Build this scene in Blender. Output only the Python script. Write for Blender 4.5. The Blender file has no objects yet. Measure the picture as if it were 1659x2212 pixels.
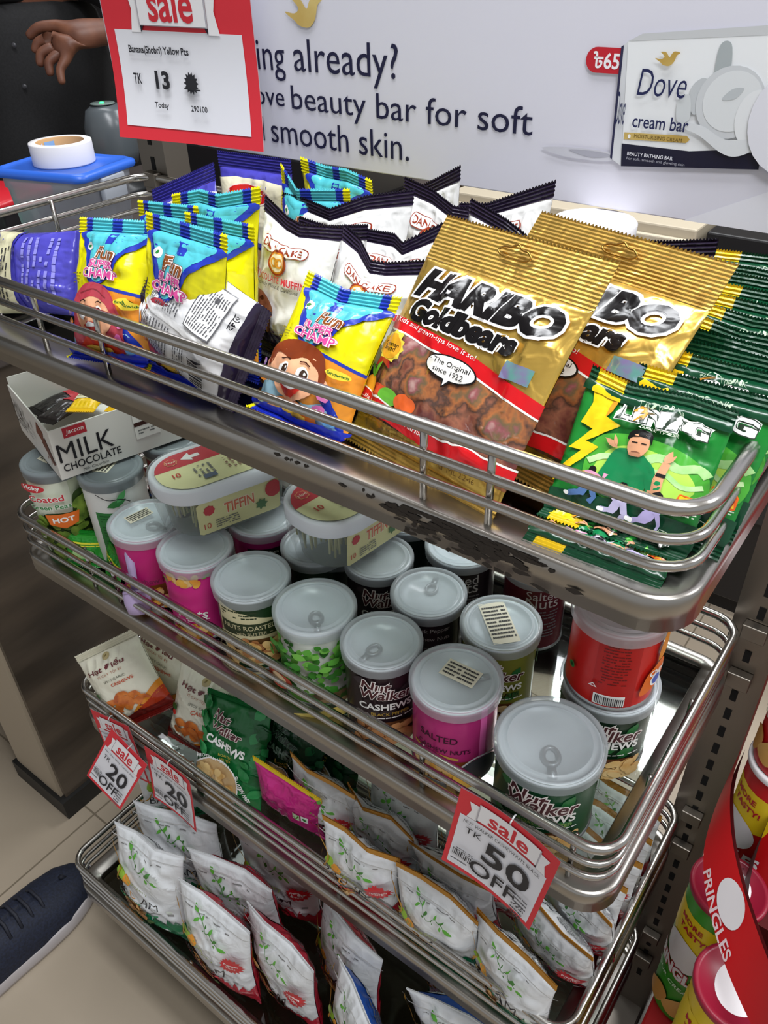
import bpy, bmesh, math, random
import numpy as np
from mathutils import Matrix, Vector
from mathutils.geometry import tessellate_polygon
PI=math.pi
SC=bpy.context.scene
COL=SC.collection
# ------------------------------------------------------------------ camera
CAM_POS=(0.0746,-0.3661,1.4352); FPX=1726.6
CR=((0.80073816,0.59853956,-0.02384923),(0.33444541,-0.47974914,-0.811164),(-0.49695539,0.64155371,-0.58433225))
cd=bpy.data.cameras.new('camera'); co=bpy.data.objects.new('camera',cd); COL.objects.link(co)
cd.sensor_fit='VERTICAL'; cd.sensor_height=36.0; cd.lens=FPX/2212*36.0; cd.clip_start=.02; cd.clip_end=50
r_,d_,f_=CR
co.matrix_world=Matrix(((r_[0],-d_[0],-f_[0],CAM_POS[0]),(r_[1],-d_[1],-f_[1],CAM_POS[1]),(r_[2],-d_[2],-f_[2],CAM_POS[2]),(0,0,0,1)))
SC.camera=co
# ------------------------------------------------------------------ light
W=bpy.data.worlds.new('world'); SC.world=W; W.use_nodes=True
W.node_tree.nodes['Background'].inputs[0].default_value=(.93,.96,1,1); W.node_tree.nodes['Background'].inputs[1].default_value=.34
def area(name,loc,rot,sx,sy,power,color=(.95,.97,1)):
    l=bpy.data.lights.new(name,'AREA'); l.shape='RECTANGLE'; l.size=sx; l.size_y=sy; l.energy=power; l.color=color
    o=bpy.data.objects.new(name,l); COL.objects.link(o); o.location=loc; o.rotation_euler=rot; return o
area('ceiling_lamp',(-.25,.1,2.78),(0,0,0),1.3,.35,26)
area('ceiling_lamp',(1.0,-.5,2.78),(0,0,0),1.3,.35,22)
area('ceiling_lamp',(-1.9,1.0,2.78),(0,0,0),1.3,.35,9)
area('ceiling_lamp',(-.4,1.9,2.78),(0,0,0),1.3,.35,26)
area('ceiling_lamp',(1.6,1.2,2.78),(0,0,0),1.3,.35,26)
SC.view_settings.view_transform='Standard'; SC.view_settings.look='None'; SC.view_settings.gamma=1.0; SC.view_settings.exposure=.62
try: SC.view_settings.use_curve_mapping=False
except Exception: pass
# ------------------------------------------------------------------ materials
def lin(c): return c/12.92 if c<=.04045 else ((c+.055)/1.055)**2.4
def rgb(h):
    return tuple(lin(int(h[i:i+2],16)/255) for i in (0,2,4))+(1,)
MATS={}
def new_mat(key):
    m=bpy.data.materials.new(key); m.use_nodes=True; MATS[key]=m
    return m,m.node_tree,m.node_tree.nodes['Principled BSDF']
def bump(nt,b,scale,strength,dist,detail=2.0,coord='Object',kind='noise'):
    t=nt.nodes.new('ShaderNodeTexCoord'); n=nt.nodes.new('ShaderNodeTexNoise'); n.inputs['Scale'].default_value=scale; n.inputs['Detail'].default_value=detail
    n.inputs['Distortion'].default_value=.6
    nt.links.new(t.outputs[coord],n.inputs['Vector'])
    u=nt.nodes.new('ShaderNodeBump'); u.inputs['Strength'].default_value=strength; u.inputs['Distance'].default_value=dist
    nt.links.new(n.outputs['Fac'],u.inputs['Height']); nt.links.new(u.outputs[0],b.inputs['Normal'])
def film(h,rough=.24,metal=0.0,spec=.5):
    k=f'film_{h}_{rough}_{metal}'
    if k in MATS: return k
    m,nt,b=new_mat(k); b.inputs['Base Color'].default_value=rgb(h); b.inputs['Roughness'].default_value=rough; b.inputs['Metallic'].default_value=metal
    b.inputs['Specular IOR Level'].default_value=spec
    bump(nt,b,50,.5,.0042,2.2)
    return k
def plain(h,rough=.5,metal=0.0,spec=.4):
    k=f'plain_{h}_{rough}_{metal}'
    if k in MATS: return k
    m,nt,b=new_mat(k); b.inputs['Base Color'].default_value=rgb(h); b.inputs['Roughness'].default_value=rough; b.inputs['Metallic'].default_value=metal
    b.inputs['Specular IOR Level'].default_value=spec
    return k
def noisy(key,c1,c2,scale,rough=.5,bstr=.3,bdist=.002,vor=False,metal=0,stretch=None,stops=None):
    if key in MATS: return key
    m,nt,b=new_mat(key); b.inputs['Roughness'].default_value=rough; b.inputs['Metallic'].default_value=metal
    t=nt.nodes.new('ShaderNodeTexCoord'); mp=nt.nodes.new('ShaderNodeMapping'); nt.links.new(t.outputs['Object'],mp.inputs[0])
    if stretch: mp.inputs['Scale'].default_value=stretch
    if vor:
        n=nt.nodes.new('ShaderNodeTexVoronoi'); n.inputs['Scale'].default_value=scale; out=n.outputs['Color']; hgt=n.outputs['Distance']
        sp=nt.nodes.new('ShaderNodeSeparateColor'); nt.links.new(out,sp.inputs[0]); out=sp.outputs[0]
    else:
        n=nt.nodes.new('ShaderNodeTexNoise'); n.inputs['Scale'].default_value=scale; n.inputs['Detail'].default_value=4; out=n.outputs['Fac']; hgt=out
    nt.links.new(mp.outputs[0],n.inputs['Vector'])
    r=nt.nodes.new('ShaderNodeValToRGB'); e=r.color_ramp.elements
    if stops:
        e[0].position,e[0].color=stops[0][0],rgb(stops[0][1]); e[1].position,e[1].color=stops[-1][0],rgb(stops[-1][1])
        for p,c in stops[1:-1]: x=e.new(p); x.color=rgb(c)
    else:
        e[0].position=.35; e[1].position=.65; e[0].color=rgb(c1); e[1].color=rgb(c2)
    nt.links.new(out,r.inputs[0]); nt.links.new(r.outputs[0],b.inputs['Base Color'])
    if bstr:
        u=nt.nodes.new('ShaderNodeBump'); u.inputs['Strength'].default_value=bstr; u.inputs['Distance'].default_value=bdist; u.invert=vor
        nt.links.new(hgt,u.inputs['Height']); nt.links.new(u.outputs[0],b.inputs['Normal'])
    return key
def see_through(key,tint,body,fac,rough=.15,gloss=.12):
    """clear or milky plastic and glass: part of the light goes straight through"""
    if key in MATS: return key
    m,nt,b=new_mat(key); b.inputs['Base Color'].default_value=rgb(body); b.inputs['Roughness'].default_value=rough
    tr=nt.nodes.new('ShaderNodeBsdfTransparent'); tr.inputs[0].default_value=rgb(tint)
    mx=nt.nodes.new('ShaderNodeMixShader'); lw=nt.nodes.new('ShaderNodeLayerWeight'); lw.inputs[0].default_value=.25
    ma=nt.nodes.new('ShaderNodeMath'); ma.operation='MULTIPLY_ADD'; ma.inputs[1].default_value=gloss*3; ma.inputs[2].default_value=fac; ma.use_clamp=True
    nt.links.new(lw.outputs['Fresnel'],ma.inputs[0]); nt.links.new(ma.outputs[0],mx.inputs[0])
    nt.links.new(tr.outputs[0],mx.inputs[1]); nt.links.new(b.outputs[0],mx.inputs[2])
    nt.links.new(mx.outputs[0],nt.nodes['Material Output'].inputs[0]); return key
def glass_mat(k='shelf_glass',tint='f0f6f2'):
    if k in MATS: return k
    m,nt,b=new_mat(k)
    tr=nt.nodes.new('ShaderNodeBsdfTransparent'); tr.inputs[0].default_value=rgb(tint)
    gl=nt.nodes.new('ShaderNodeBsdfGlossy'); gl.inputs['Roughness'].default_value=.03
    fr=nt.nodes.new('ShaderNodeFresnel'); fr.inputs[0].default_value=1.45
    mx=nt.nodes.new('ShaderNodeMixShader'); nt.links.new(fr.outputs[0],mx.inputs[0]); nt.links.new(tr.outputs[0],mx.inputs[1]); nt.links.new(gl.outputs[0],mx.inputs[2])
    nt.links.new(mx.outputs[0],nt.nodes['Material Output'].inputs[0]); return k
def steel_mat(key='brushed_steel',h='b9b7b2',rough=.26):
    if key in MATS: return key
    m,nt,b=new_mat(key); b.inputs['Base Color'].default_value=rgb(h); b.inputs['Metallic'].default_value=1; b.inputs['Roughness'].default_value=rough
    t=nt.nodes.new('ShaderNodeTexCoord'); n=nt.nodes.new('ShaderNodeTexNoise'); n.inputs['Scale'].default_value=7; n.inputs['Detail'].default_value=3
    nt.links.new(t.outputs['Object'],n.inputs['Vector'])
    r=nt.nodes.new('ShaderNodeMapRange'); r.inputs[3].default_value=rough-.05; r.inputs[4].default_value=rough+.08; nt.links.new(n.outputs['Fac'],r.inputs[0]); nt.links.new(r.outputs[0],b.inputs['Roughness'])
    return key
STEEL=steel_mat('brushed_steel','a8a49e',.30); TUBE=steel_mat('polished_tube','bab7b2',.22)
# ------------------------------------------------------------------ mesh building
def tag(o,label,cat,group=None,kind=None):
    o['label']=label; o['category']=cat
    if group: o['group']=group
    if kind: o['kind']=kind
    return o
def empty(name,loc=(0,0,0),rz=0):
    o=bpy.data.objects.new(name,None); COL.objects.link(o); o.location=loc; o.rotation_euler=(0,0,rz); o.empty_display_size=.02; return o
def build(name,chunks,parent=None,smooth=True):
    """chunks: (verts Nx3, normals or None, faces, material key); one mesh object"""
    vs=[];fs=[];mi=[];ns=[];slots=[];off=0;anyn=False
    for V,N,F,mk in chunks:
        V=np.asarray(V,float)
        if len(V)==0: continue
        if mk not in slots: slots.append(mk)
        s=slots.index(mk)
        vs.append(V); ns.append(np.zeros_like(V) if N is None else N); anyn|=N is not None
        fs+=[[i+off for i in f] for f in F]; mi+=[s]*len(F); off+=len(V)
    me=bpy.data.meshes.new(name); vs=np.concatenate(vs); ns=np.concatenate(ns)
    me.from_pydata(vs.tolist(),[],fs)
    for s in slots: me.materials.append(MATS[s])
    me.polygons.foreach_set('material_index',mi)
    me.polygons.foreach_set('use_smooth',[smooth]*len(fs)); me.update()
    if anyn and smooth and len(me.vertices)==len(ns): me.normals_split_custom_set_from_vertices(ns.tolist())
    o=bpy.data.objects.new(name,me); COL.objects.link(o)
    if parent: o.parent=parent
    return o
def lathe(prof,mk,n=36,c=(0,0,0),close=False):
    V=[];F=[]
    for r,z in prof:
        for k in range(n):
            a=2*PI*k/n; V.append((c[0]+r*math.cos(a),c[1]+r*math.sin(a),c[2]+z))
    for i in range(len(prof)-1):
        for k in range(n):
            a=i*n+k;b=i*n+(k+1)%n; F.append((a,b,b+n,a+n))
    if prof[0][0]>1e-5 and close: F.append(tuple(range(n))[::-1])
    if prof[-1][0]>1e-5 and close: F.append(tuple(range((len(prof)-1)*n,len(prof)*n)))
    return (V,None,F,mk)
def box(x0,y0,z0,x1,y1,z1,mk,bev=0):
    bm=bmesh.new(); bmesh.ops.create_cube(bm,size=1)
    for v in bm.verts: v.co=((x0+x1)/2+v.co.x*(x1-x0),(y0+y1)/2+v.co.y*(y1-y0),(z0+z1)/2+v.co.z*(z1-z0))
    if bev: bmesh.ops.bevel(bm,geom=bm.edges[:],offset=bev,segments=2,affect='EDGES',profile=.5)
    bm.verts.index_update()
    r=([tuple(v.co) for v in bm.verts],None,[[v.index for v in f.verts] for f in bm.faces],mk); bm.free(); return r
def xf(ch,M):
    V,N,F,mk=ch; return ([tuple(M@Vector(v)) for v in V],None,F,mk)
def tube(path,r,mk,closed=False,n=8):
    P=[Vector(p) for p in path]; V=[];F=[]; m=len(P); up=None
    for i,p in enumerate(P):
        a=P[(i-1)%m] if (closed or i>0) else p; b=P[(i+1)%m] if (closed or i<m-1) else p
        t=(b-a).normalized()
        if up is None: up=Vector((0,0,1)) if abs(t.z)<.9 else Vector((1,0,0))
        s=t.cross(up).normalized(); up=s.cross(t).normalized(); rr=r[i] if isinstance(r,(list,tuple)) else r
        for k in range(n):
            q=2*PI*k/n; V.append(tuple(p+s*(rr*math.cos(q))+up*(rr*math.sin(q))))
    for i in range(m if closed else m-1):
        for k in range(n):
            a=i*n+k;b=i*n+(k+1)%n;j=((i+1)%m)*n; F.append((a,b,j+(k+1)%n,j+k))
    if not closed: F.append(tuple(range(n))[::-1]); F.append(tuple(range((m-1)*n,m*n)))
    return (V,None,F,mk)
def rrect(x0,y0,x1,y1,r,n=7):
    P=[]
    for cx,cy,a0 in ((x1-r,y0+r,-90),(x1-r,y1-r,0),(x0+r,y1-r,90),(x0+r,y0+r,180)):
        for k in range(n+1):
            a=math.radians(a0+90*k/n); P.append((cx+r*math.cos(a),cy+r*math.sin(a)))
    return P
def loft(rings,mk,cap0=False,cap1=False):
    n=len(rings[0]); V=[p for R in rings for p in R]; F=[]
    for i in range(len(rings)-1):
        for k in range(n):
            a=i*n+k;b=i*n+(k+1)%n; F.append((a,b,b+n,a+n))
    if cap0: F.append(tuple(range(n))[::-1])
    if cap1: F.append(tuple(range((len(rings)-1)*n,len(rings)*n)))
    return (V,None,F,mk)
# ------------------------------------------------------------------ printed artwork
_TX={}
def text_tris(s,bold=0.0,shear=0.0):
    k=(s,bold,shear)
    if k in _TX: return _TX[k]
    cu=bpy.data.curves.new('lettering','FONT'); cu.body=s; cu.size=1; cu.offset=bold; cu.shear=shear; cu.resolution_u=3; cu.fill_mode='FRONT'
    o=bpy.data.objects.new('lettering',cu); COL.objects.link(o)
    dg=bpy.context.evaluated_depsgraph_get(); ev=o.evaluated_get(dg); me=ev.to_mesh()
    V=np.array([v.co[:2] for v in me.vertices]).reshape(-1,2); F=[list(p.vertices) for p in me.polygons]
    ev.to_mesh_clear(); bpy.data.objects.remove(o); bpy.data.curves.remove(cu)
    _TX[k]=(V,F); return V,F
def spl(pts,closed=True,n=5):
    P=[np.array(p,float) for p in pts]; m=len(P); out=[]
    for i in range(m if closed else m-1):
        g=lambda j:P[j%m] if closed else P[min(max(j,0),m-1)]
        a,b,c,d=g(i-1),g(i),g(i+1),g(i+2)
        for k in range(n):
            t=k/n; out.append(.5*((2*b)+(c-a)*t+(2*a-5*b+4*c-d)*t*t+(3*b-a-3*c+d)*t**3))
    if not closed: out.append(P[-1])
    return [tuple(p) for p in out]
class Art:
    """flat print laid out in u (-.5..5 across) and v (0..1 up); w,h are the real size"""
    def __init__(s,w,h,step=.008): s.w,s.h,s.step=w,h,step; s.L=[]; s.n=0; s.off=(0,0)
    def _add(s,V,F,mk,layer=None):
        if layer is None: s.n+=1; layer=s.n
        V=np.asarray(V,float)+np.array(s.off)
        if s.step and len(V):
            S=np.array([s.w,s.h]); X=V*S; lo,hi=X.min(0),X.max(0)
            if (hi-lo).max()>s.step:
                bm=bmesh.new(); vs=[bm.verts.new((p[0],p[1],0)) for p in X]
                for f in F:
                    try: bm.faces.new([vs[i] for i in f])
                    except ValueError: pass
                for ax in (0,1):
                    g=math.ceil(lo[ax]/s.step)*s.step
                    while g<hi[ax]:
                        if g>lo[ax]+1e-6: bmesh.ops.bisect_plane(bm,geom=bm.verts[:]+bm.edges[:]+bm.faces[:],dist=1e-7,plane_co=(g,0,0) if ax==0 else (0,g,0),plane_no=(1,0,0) if ax==0 else (0,1,0))
                        g+=s.step
                bm.verts.index_update(); V=np.array([v.co[:2] for v in bm.verts])/S; F=[[v.index for v in f.verts] for f in bm.faces]; bm.free()
        s.L.append((V,F,mk,layer))
    def poly(s,pts,mk,holes=(),layer=None):
        loops=[list(pts)]+[list(h) for h in holes]; flat=[p for l in loops for p in l]
        T=tessellate_polygon([[Vector((p[0]*s.w,p[1]*s.h,0)) for p in l] for l in loops])
        F=[]
        for t in T:
            a,b,c=(flat[i] for i in t)
            F.append(list(t) if (b[0]-a[0])*(c[1]-a[1])-(b[1]-a[1])*(c[0]-a[0])>0 else list(t)[::-1])
        s._add(flat,F,mk,layer)
    def blob(s,pts,mk): s.poly(spl(pts),mk)
    def rect(s,a,b,c,d,mk): s.poly([(a,b),(c,b),(c,d),(a,d)],mk)
    def ell(s,cx,cy,rx,ry,mk,n=26,rot=0,hole=None):
        def ring(q):
            P=[]
            for k in range(n):
                a=2*PI*k/n; x,y=rx*q*math.cos(a)*s.w,ry*q*math.sin(a)*s.h
                P.append((cx+(x*math.cos(rot)-y*math.sin(rot))/s.w,cy+(x*math.sin(rot)+y*math.cos(rot))/s.h))
            return P
        s.poly(ring(1),mk,[ring(hole)] if hole else ())
    def circ(s,cx,cy,r,mk,**k): s.ell(cx,cy,r,r*s.w/s.h,mk,**k)
    def star(s,cx,cy,r1,r2,n,mk):
        P=[]
        for k in range(2*n):
            a=PI*k/n; r=r1 if k%2==0 else r2; P.append((cx+r*math.cos(a),cy+r*math.sin(a)*s.w/s.h))
        s.poly(P,mk)
    def stroke(s,pts,wd,mk,taper=False):
        P=[np.array((p[0]*s.w,p[1]*s.h)) for p in pts]; A=[];B=[]; m=len(P)
        for i,p in enumerate(P):
            t=P[min(i+1,m-1)]-P[max(i-1,0)]; t=t/(np.linalg.norm(t)+1e-9); nn=np.array((-t[1],t[0])); q=wd*s.w/2*((1-i/(m-1)*.8) if taper else 1)
            A.append((p+nn*q)/(s.w,s.h)); B.append((p-nn*q)/(s.w,s.h))
        F=[[i,i+1,m+i+1,m+i][::-1] for i in range(m-1)]
        s._add([tuple(x) for x in A+B],F,mk)
    def leaf(s,cx,cy,ln,ang,mk,fat=.3):
        P=[]
        for t,wd in ((0,0),(.25,.8),(.5,1),(.75,.7),(1,0),(.75,-.7),(.5,-1),(.25,-.8)):
            x,y=t*ln,wd*ln*fat*.5; P.append((cx+x*math.cos(ang)-y*math.sin(ang),cy+(x*math.sin(ang)+y*math.cos(ang))*s.w/s.h))
        s.poly(P,mk)
    def text(s,t,cx,cy,wu,mk,hv=None,bold=0.0,shear=0.0,rot=0.0,halo=None,arc=0.0):
        if not t.strip(): return
        V0,_=text_tris(t,bold,shear); lo,hi=V0.min(0),V0.max(0); ctr=(lo+hi)/2; ext=hi-lo
        kx=wu*s.w/ext[0]; ky=kx if hv is None else hv*s.h/ext[1]
        def put(V,F,mk):
            X=(V-ctr)*(kx,ky)
            if arc: X[:,1]+=arc*s.w*(1-(X[:,0]/(wu*s.w/2))**2)
            c,d=math.cos(rot),math.sin(rot); X=np.stack([X[:,0]*c-X[:,1]*d,X[:,0]*d+X[:,1]*c],1)/(s.w,s.h)+(cx,cy); s._add(X,F,mk)
        if halo:
            for mk2,off in (halo if isinstance(halo,list) else [halo]): V,F=text_tris(t,bold+off,shear); put(V,F,mk2)
        V,F=text_tris(t,bold,shear); put(V,F,mk)
    def fine(s,a,b,c,d,rows,mk,seed=0,dens=.8,rot=0):
        rg=random.Random(seed); V=[];F=[]; hh=(d-b)/rows; cx,cy=(a+c)/2,(b+d)/2
        for r in range(rows):
            x=a; y=d-(r+.5)*hh
            while x<c-.02:
                l=min(rg.uniform(.02,.09)*(c-a)*1.4,c-x)
                if rg.random()<dens:
                    i=len(V); V+=[(x,y-hh*.22),(x+l*.85,y-hh*.22),(x+l*.85,y+hh*.22),(x,y+hh*.22)]; F.append([i,i+1,i+2,i+3])
                x+=l
        V=np.array(V)
        if rot:
            X=(V-(cx,cy))*(s.w,s.h); V=np.stack([X[:,0]*math.cos(rot)-X[:,1]*math.sin(rot),X[:,0]*math.sin(rot)+X[:,1]*math.cos(rot)],1)/(s.w,s.h)+(cx,cy)
        s._add(V,F,mk)
LIFT=.00012
def lay(art,S,lift=LIFT,base=.0):
    """print the artwork on the surface S(u,v)->Nx3 whose outward side is dS/du x dS/dv"""
    out=[]
    for V,F,mk,l in art.L:
        P,N=surf(S,V[:,0],V[:,1]); out.append((P+N*(base+lift*(l+1)),N,F,mk))
    return out
def surf(S,u,v):
    e=1e-3; u=np.clip(u,-.4995,.4995); v=np.clip(v,.0005,.9995)
    P=S(u,v); A=S(np.clip(u+e,-.5,.5),v)-S(np.clip(u-e,-.5,.5),v); B=S(u,np.clip(v+e,0,1))-S(u,np.clip(v-e,0,1))
    N=np.cross(A,B); N/=np.linalg.norm(N,axis=1)[:,None]+1e-12
    return P,N
def grid(S,nu,nv,mk,u0=-.5,u1=.5,v0=0,v1=1):
    U,Vv=np.meshgrid(np.linspace(u0,u1,nu),np.linspace(v0,v1,nv)); P,N=surf(S,U.ravel(),Vv.ravel())
    F=[[j*nu+i,j*nu+i+1,(j+1)*nu+i+1,(j+1)*nu+i] for j in range(nv-1) for i in range(nu-1)]
    return (P,N,F,mk)
def flat_surf(w,h,z=0,curl=0.0):
    def S(u,v):
        x=u*w; y=v*h; d=-curl*((2*u)**2)*w*.25 if curl else np.zeros_like(u); return np.stack([x,d+z,y],1)
    return S
# ------------------------------------------------------------------ filled film bags
def sstep(a,b,x): t=np.clip((x-a)/(b-a),0,1); return t*t*(3-2*t)
class BagShape:
    def __init__(s,w,h,T,st,sb,seed=0,wr=1.0,pinch=.04,top=None,bend=0.0,belly=.5,flap=0.0,twist=0.0,px=2.4,fold=1.0):
        s.__dict__.update(locals()); rg=np.random.RandomState(seed+1)
        s.ph=rg.rand(12)*6.28; s.k=rg.uniform(-1,1,(12,2)); s.fk=rg.uniform(5,9,4); s.top_=top
    def flat(s,x,v):
        """the film's middle plane with its folded top edge, bend and bottom flap"""
        z=v*s.h; y=np.zeros_like(x)
        if s.bend: y=y+s.bend*((v-.5)**2-.25)*s.h*4*.25
        if s.top_:
            tu=[p[0] for p in s.top_]; wt=sstep(.5,1.0,v); u=np.clip(x/s.w,-.5,.5)
            z=z+np.interp(u,tu,[p[1] for p in s.top_])*wt; y=y+np.interp(u,tu,[p[2] for p in s.top_])*wt
        if s.flap:
            q=np.clip((s.sb*1.0-z)/s.sb,0,1); y=y-q*s.flap*s.sb*.95; z=z+q*s.sb*(s.flap*.55)
        if s.twist: y=y+s.twist*x*(v-.5)*2
        return y,z
    def body(s,side):
        def S(u,v):
            vb=s.sb/s.h; vt=1-s.st/s.h; vv=vb+(vt-vb)*v; q=v
            x=u*s.w*(1-s.pinch*np.sin(PI*np.clip(q,0,1))**.8)
            a=np.clip(1-np.abs(2*u)**s.px,0,1)**.62
            c=np.clip(1-np.abs(2*(q**(1.0 if s.belly==.5 else math.log(.5)/math.log(s.belly)))-1)**3.0,0,1)**.62
            d=s.T/2*a*c
            L=(vt-vb)*s.h; dt=(1-q)*L; db=q*L; w=0
            for i in range(3):
                w=w+np.abs(np.sin(u*s.fk[i]*PI+s.ph[i]+1.2*np.sin(q*3+s.ph[i+4])))*(np.exp(-dt/.02)*np.minimum(dt/.006,1)+.8*np.exp(-db/.016)*np.minimum(db/.006,1))
            g=0
            for i in range(6):
                g=g+np.sin((s.k[i,0]*x+s.k[i,1]*vv*s.h)*110*(1+.35*i)+s.ph[i]+side)*(1/(1+.5*i))
            g2=1-np.abs(np.sin((s.k[7,0]*x+s.k[7,1]*vv*s.h)*55+s.ph[8]+g*.5))
            d=d-(.0034*s.fold*w*.5+.0013*g*.55-.0026*g2)*s.wr*np.clip(a*c*1.6,0,1)
            y,z=s.flat(x,vv)
            return np.stack([x if side==0 else -x,y-d if side==0 else y+d,z],1)
        if side==0: return S
        def Sb(u,v):
            P=S(-u,v) ; P[:,0]=-u*s.w*(1-s.pinch*np.sin(PI*np.clip(v,0,1))**.8); return P
        return Sb
    def seal(s,topseal,cols,teeth=.0028,ridge=.0006,rows=None,gap=0.0):
        """crimped strip with a zigzag edge; cols: list of (u end, material)"""
        hgt=s.st if topseal else s.sb; nx=max(8,int(s.w/teeth)*2); rows=rows or max(6,int(hgt/.0013)); 
        u=np.linspace(-.5,.5,nx+1); v0=(1-s.st/s.h) if topseal else 0; v1=1 if topseal else s.sb/s.h
        out=[]
        for sd in (0,1):
            V=[]
            for j in range(rows+1):
                t=j/rows; vv=np.full_like(u,v0+(v1-v0)*t)
                edge=(j==rows) if topseal else (j==0)
                zz=np.where(np.arange(nx+1)%2==0,teeth*.32,-teeth*.32) if (edge and s.w>.02) else 0
                x=u*s.w; y,z=s.flat(x,vv); y=y+ridge*(1 if j%2 else -1)+(-1 if sd==0 else 1)*.00025
                V.append(np.stack([x,y,z+zz],1))
            V=np.concatenate(V); n=nx+1
            by={}
            for j in range(rows):
                for i in range(nx):
                    uc=(u[i]+u[i+1])/2; mk=next(m for e,m in cols if uc<=e)
                    f=[j*n+i,j*n+i+1,(j+1)*n+i+1,(j+1)*n+i]
                    by.setdefault(mk,[]).append(f if sd==0 else f[::-1])
            for mk,F in by.items(): out.append((V,None,F,mk))
        return out
def pose(o,pos,yaw,lean,roll):
    o.matrix_world=Matrix.Translation(pos)@Matrix.Rotation(yaw,4,'Z')@Matrix.Rotation(-lean,4,'X')@Matrix.Rotation(roll,4,'Y')
def bag(name,label,cat,group,shape,pos,yaw,lean,roll,base,art=None,back=None,back_art=None,top=None,bot=None,zoneu=(26,34),teeth=.0028,ridge=.0006,extra=None):
    s=shape; nu=max(14,int(s.w/.0025)); nv=max(16,int(s.h/.0027))
    F0,B0=s.body(0),s.body(1)
    ch=[grid(F0,nu,nv,base),grid(B0,nu,nv,back or base)]
    if art: ch+=lay(art,F0,base=.0007)
    if back_art: ch+=lay(back_art,B0,base=.0007)
    o=build(name,ch); tag(o,label,cat,group); pose(o,pos,yaw,lean,roll)
    if top and s.st>.002: build('top_seal',s.seal(True,top,teeth,ridge),o,smooth=False)
    if bot and s.sb>.002: build('bottom_seal',s.seal(False,bot,teeth,ridge),o,smooth=False)
    if extra: extra(o,s,F0)
    return o
# ------------------------------------------------------------------ tins and tubs
LID=see_through('milky_lid','f6fafc','e9f0f4',.34,.2,.1)
CLEAR=see_through('clear_plastic','f2f5f4','c9d2d2',.10,.1,.2)
TIN=plain('a9adae',.38,.85); TINTOP=plain('dde2e4',.4,.12)
def cyl_surf(r,h,z0=0):
    def S(u,v):
        a=2*PI*u; return np.stack([r*np.sin(a),-r*np.cos(a),z0+v*h],1)
    return S
def disc_surf(r,z,rot=0):
    def S(u,v):
        x=u*2*r; y=(v-.5)*2*r; c,d=math.cos(rot),math.sin(rot)
        return np.stack([x*c-y*d,x*d+y*c,np.full_like(u,z)],1)
    return S
def can(label,x,y,z,r,h,base,art=None,face=0.0,lid=True,sticker=None,tab=0.6,group='snack tins on the middle shelf',name='snack_tin',lidmat=None,rl=None,tin=None,cat='tin',stack=0,rim=True):
    S=cyl_surf(r,h)
    ch=[grid(S,49,2,base),lathe([(0,0),(r-.001,0),(r,.0015)],base,48)]
    if art: ch+=lay(art,S)
    if rim: ch+=[lathe([(r,.0),(r+.0012,.001),(r+.0012,.0025),(r,.004)],TIN,48)]
    o=build(name,ch); tag(o,label,cat,group); o.location=(x,y,z); o.rotation_euler=(0,0,face)
    build('tin_top',[lathe([(r,h-.004),(r+.001,h-.002),(r-.001,h),(r-.003,h-.001),(r-.004,h-.005),(r*.55,h-.0055),(0,h-.0055)],tin or TINTOP,44)],o)
    if tab is not None:
        c,d=math.cos(tab),math.sin(tab)
        M=Matrix.Translation((c*r*.3,d*r*.3,h-.0038))@Matrix.Rotation(tab,4,'Z')
        ring=[(r*.2*math.cos(a),r*.15*math.sin(a),0) for a in np.linspace(0,2*PI,22,endpoint=False)]
        build('pull_tab',[xf(tube(ring,r*.055,TIN,True,6),M),xf(box(r*.12,-r*.08,-.0008,r*.5,r*.08,.0008,TIN),M)],o)
    if lid:
        q=rl or r+.0022; lm=lidmat or LID
        for k in range(stack+1):
            zz=k*.0065
            build('lid',[lathe([(q,h-.011+zz),(q+.0008,h-.010+zz),(q+.0003,h-.004+zz),(q+.0014,h-.002+zz),(q+.0012,h+.002+zz),(q-.0012,h+.0036+zz),(q-.0034,h+.003+zz),(q-.0048,h+.0008+zz),(q*.80,h+.0006+zz),(q*.785,h+.0017+zz),(q*.765,h+.0017+zz),(q*.75,h+.0006+zz),(0,h+.0006+zz)],lm,52)],o)
        if sticker:
            w,hh,cx,cy,rot,a=sticker
            Sf=lambda u,v:np.stack([cx+(u*w)*math.cos(rot)-((v-.5)*hh)*math.sin(rot),cy+(u*w)*math.sin(rot)+((v-.5)*hh)*math.cos(rot),np.full_like(u,h+.0012+stack*.0065)],1)
            build('price_sticker',[grid(Sf,2,2,plain('ded9c4',.6))]+lay(a,Sf,.0002),o)
    return o
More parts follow.
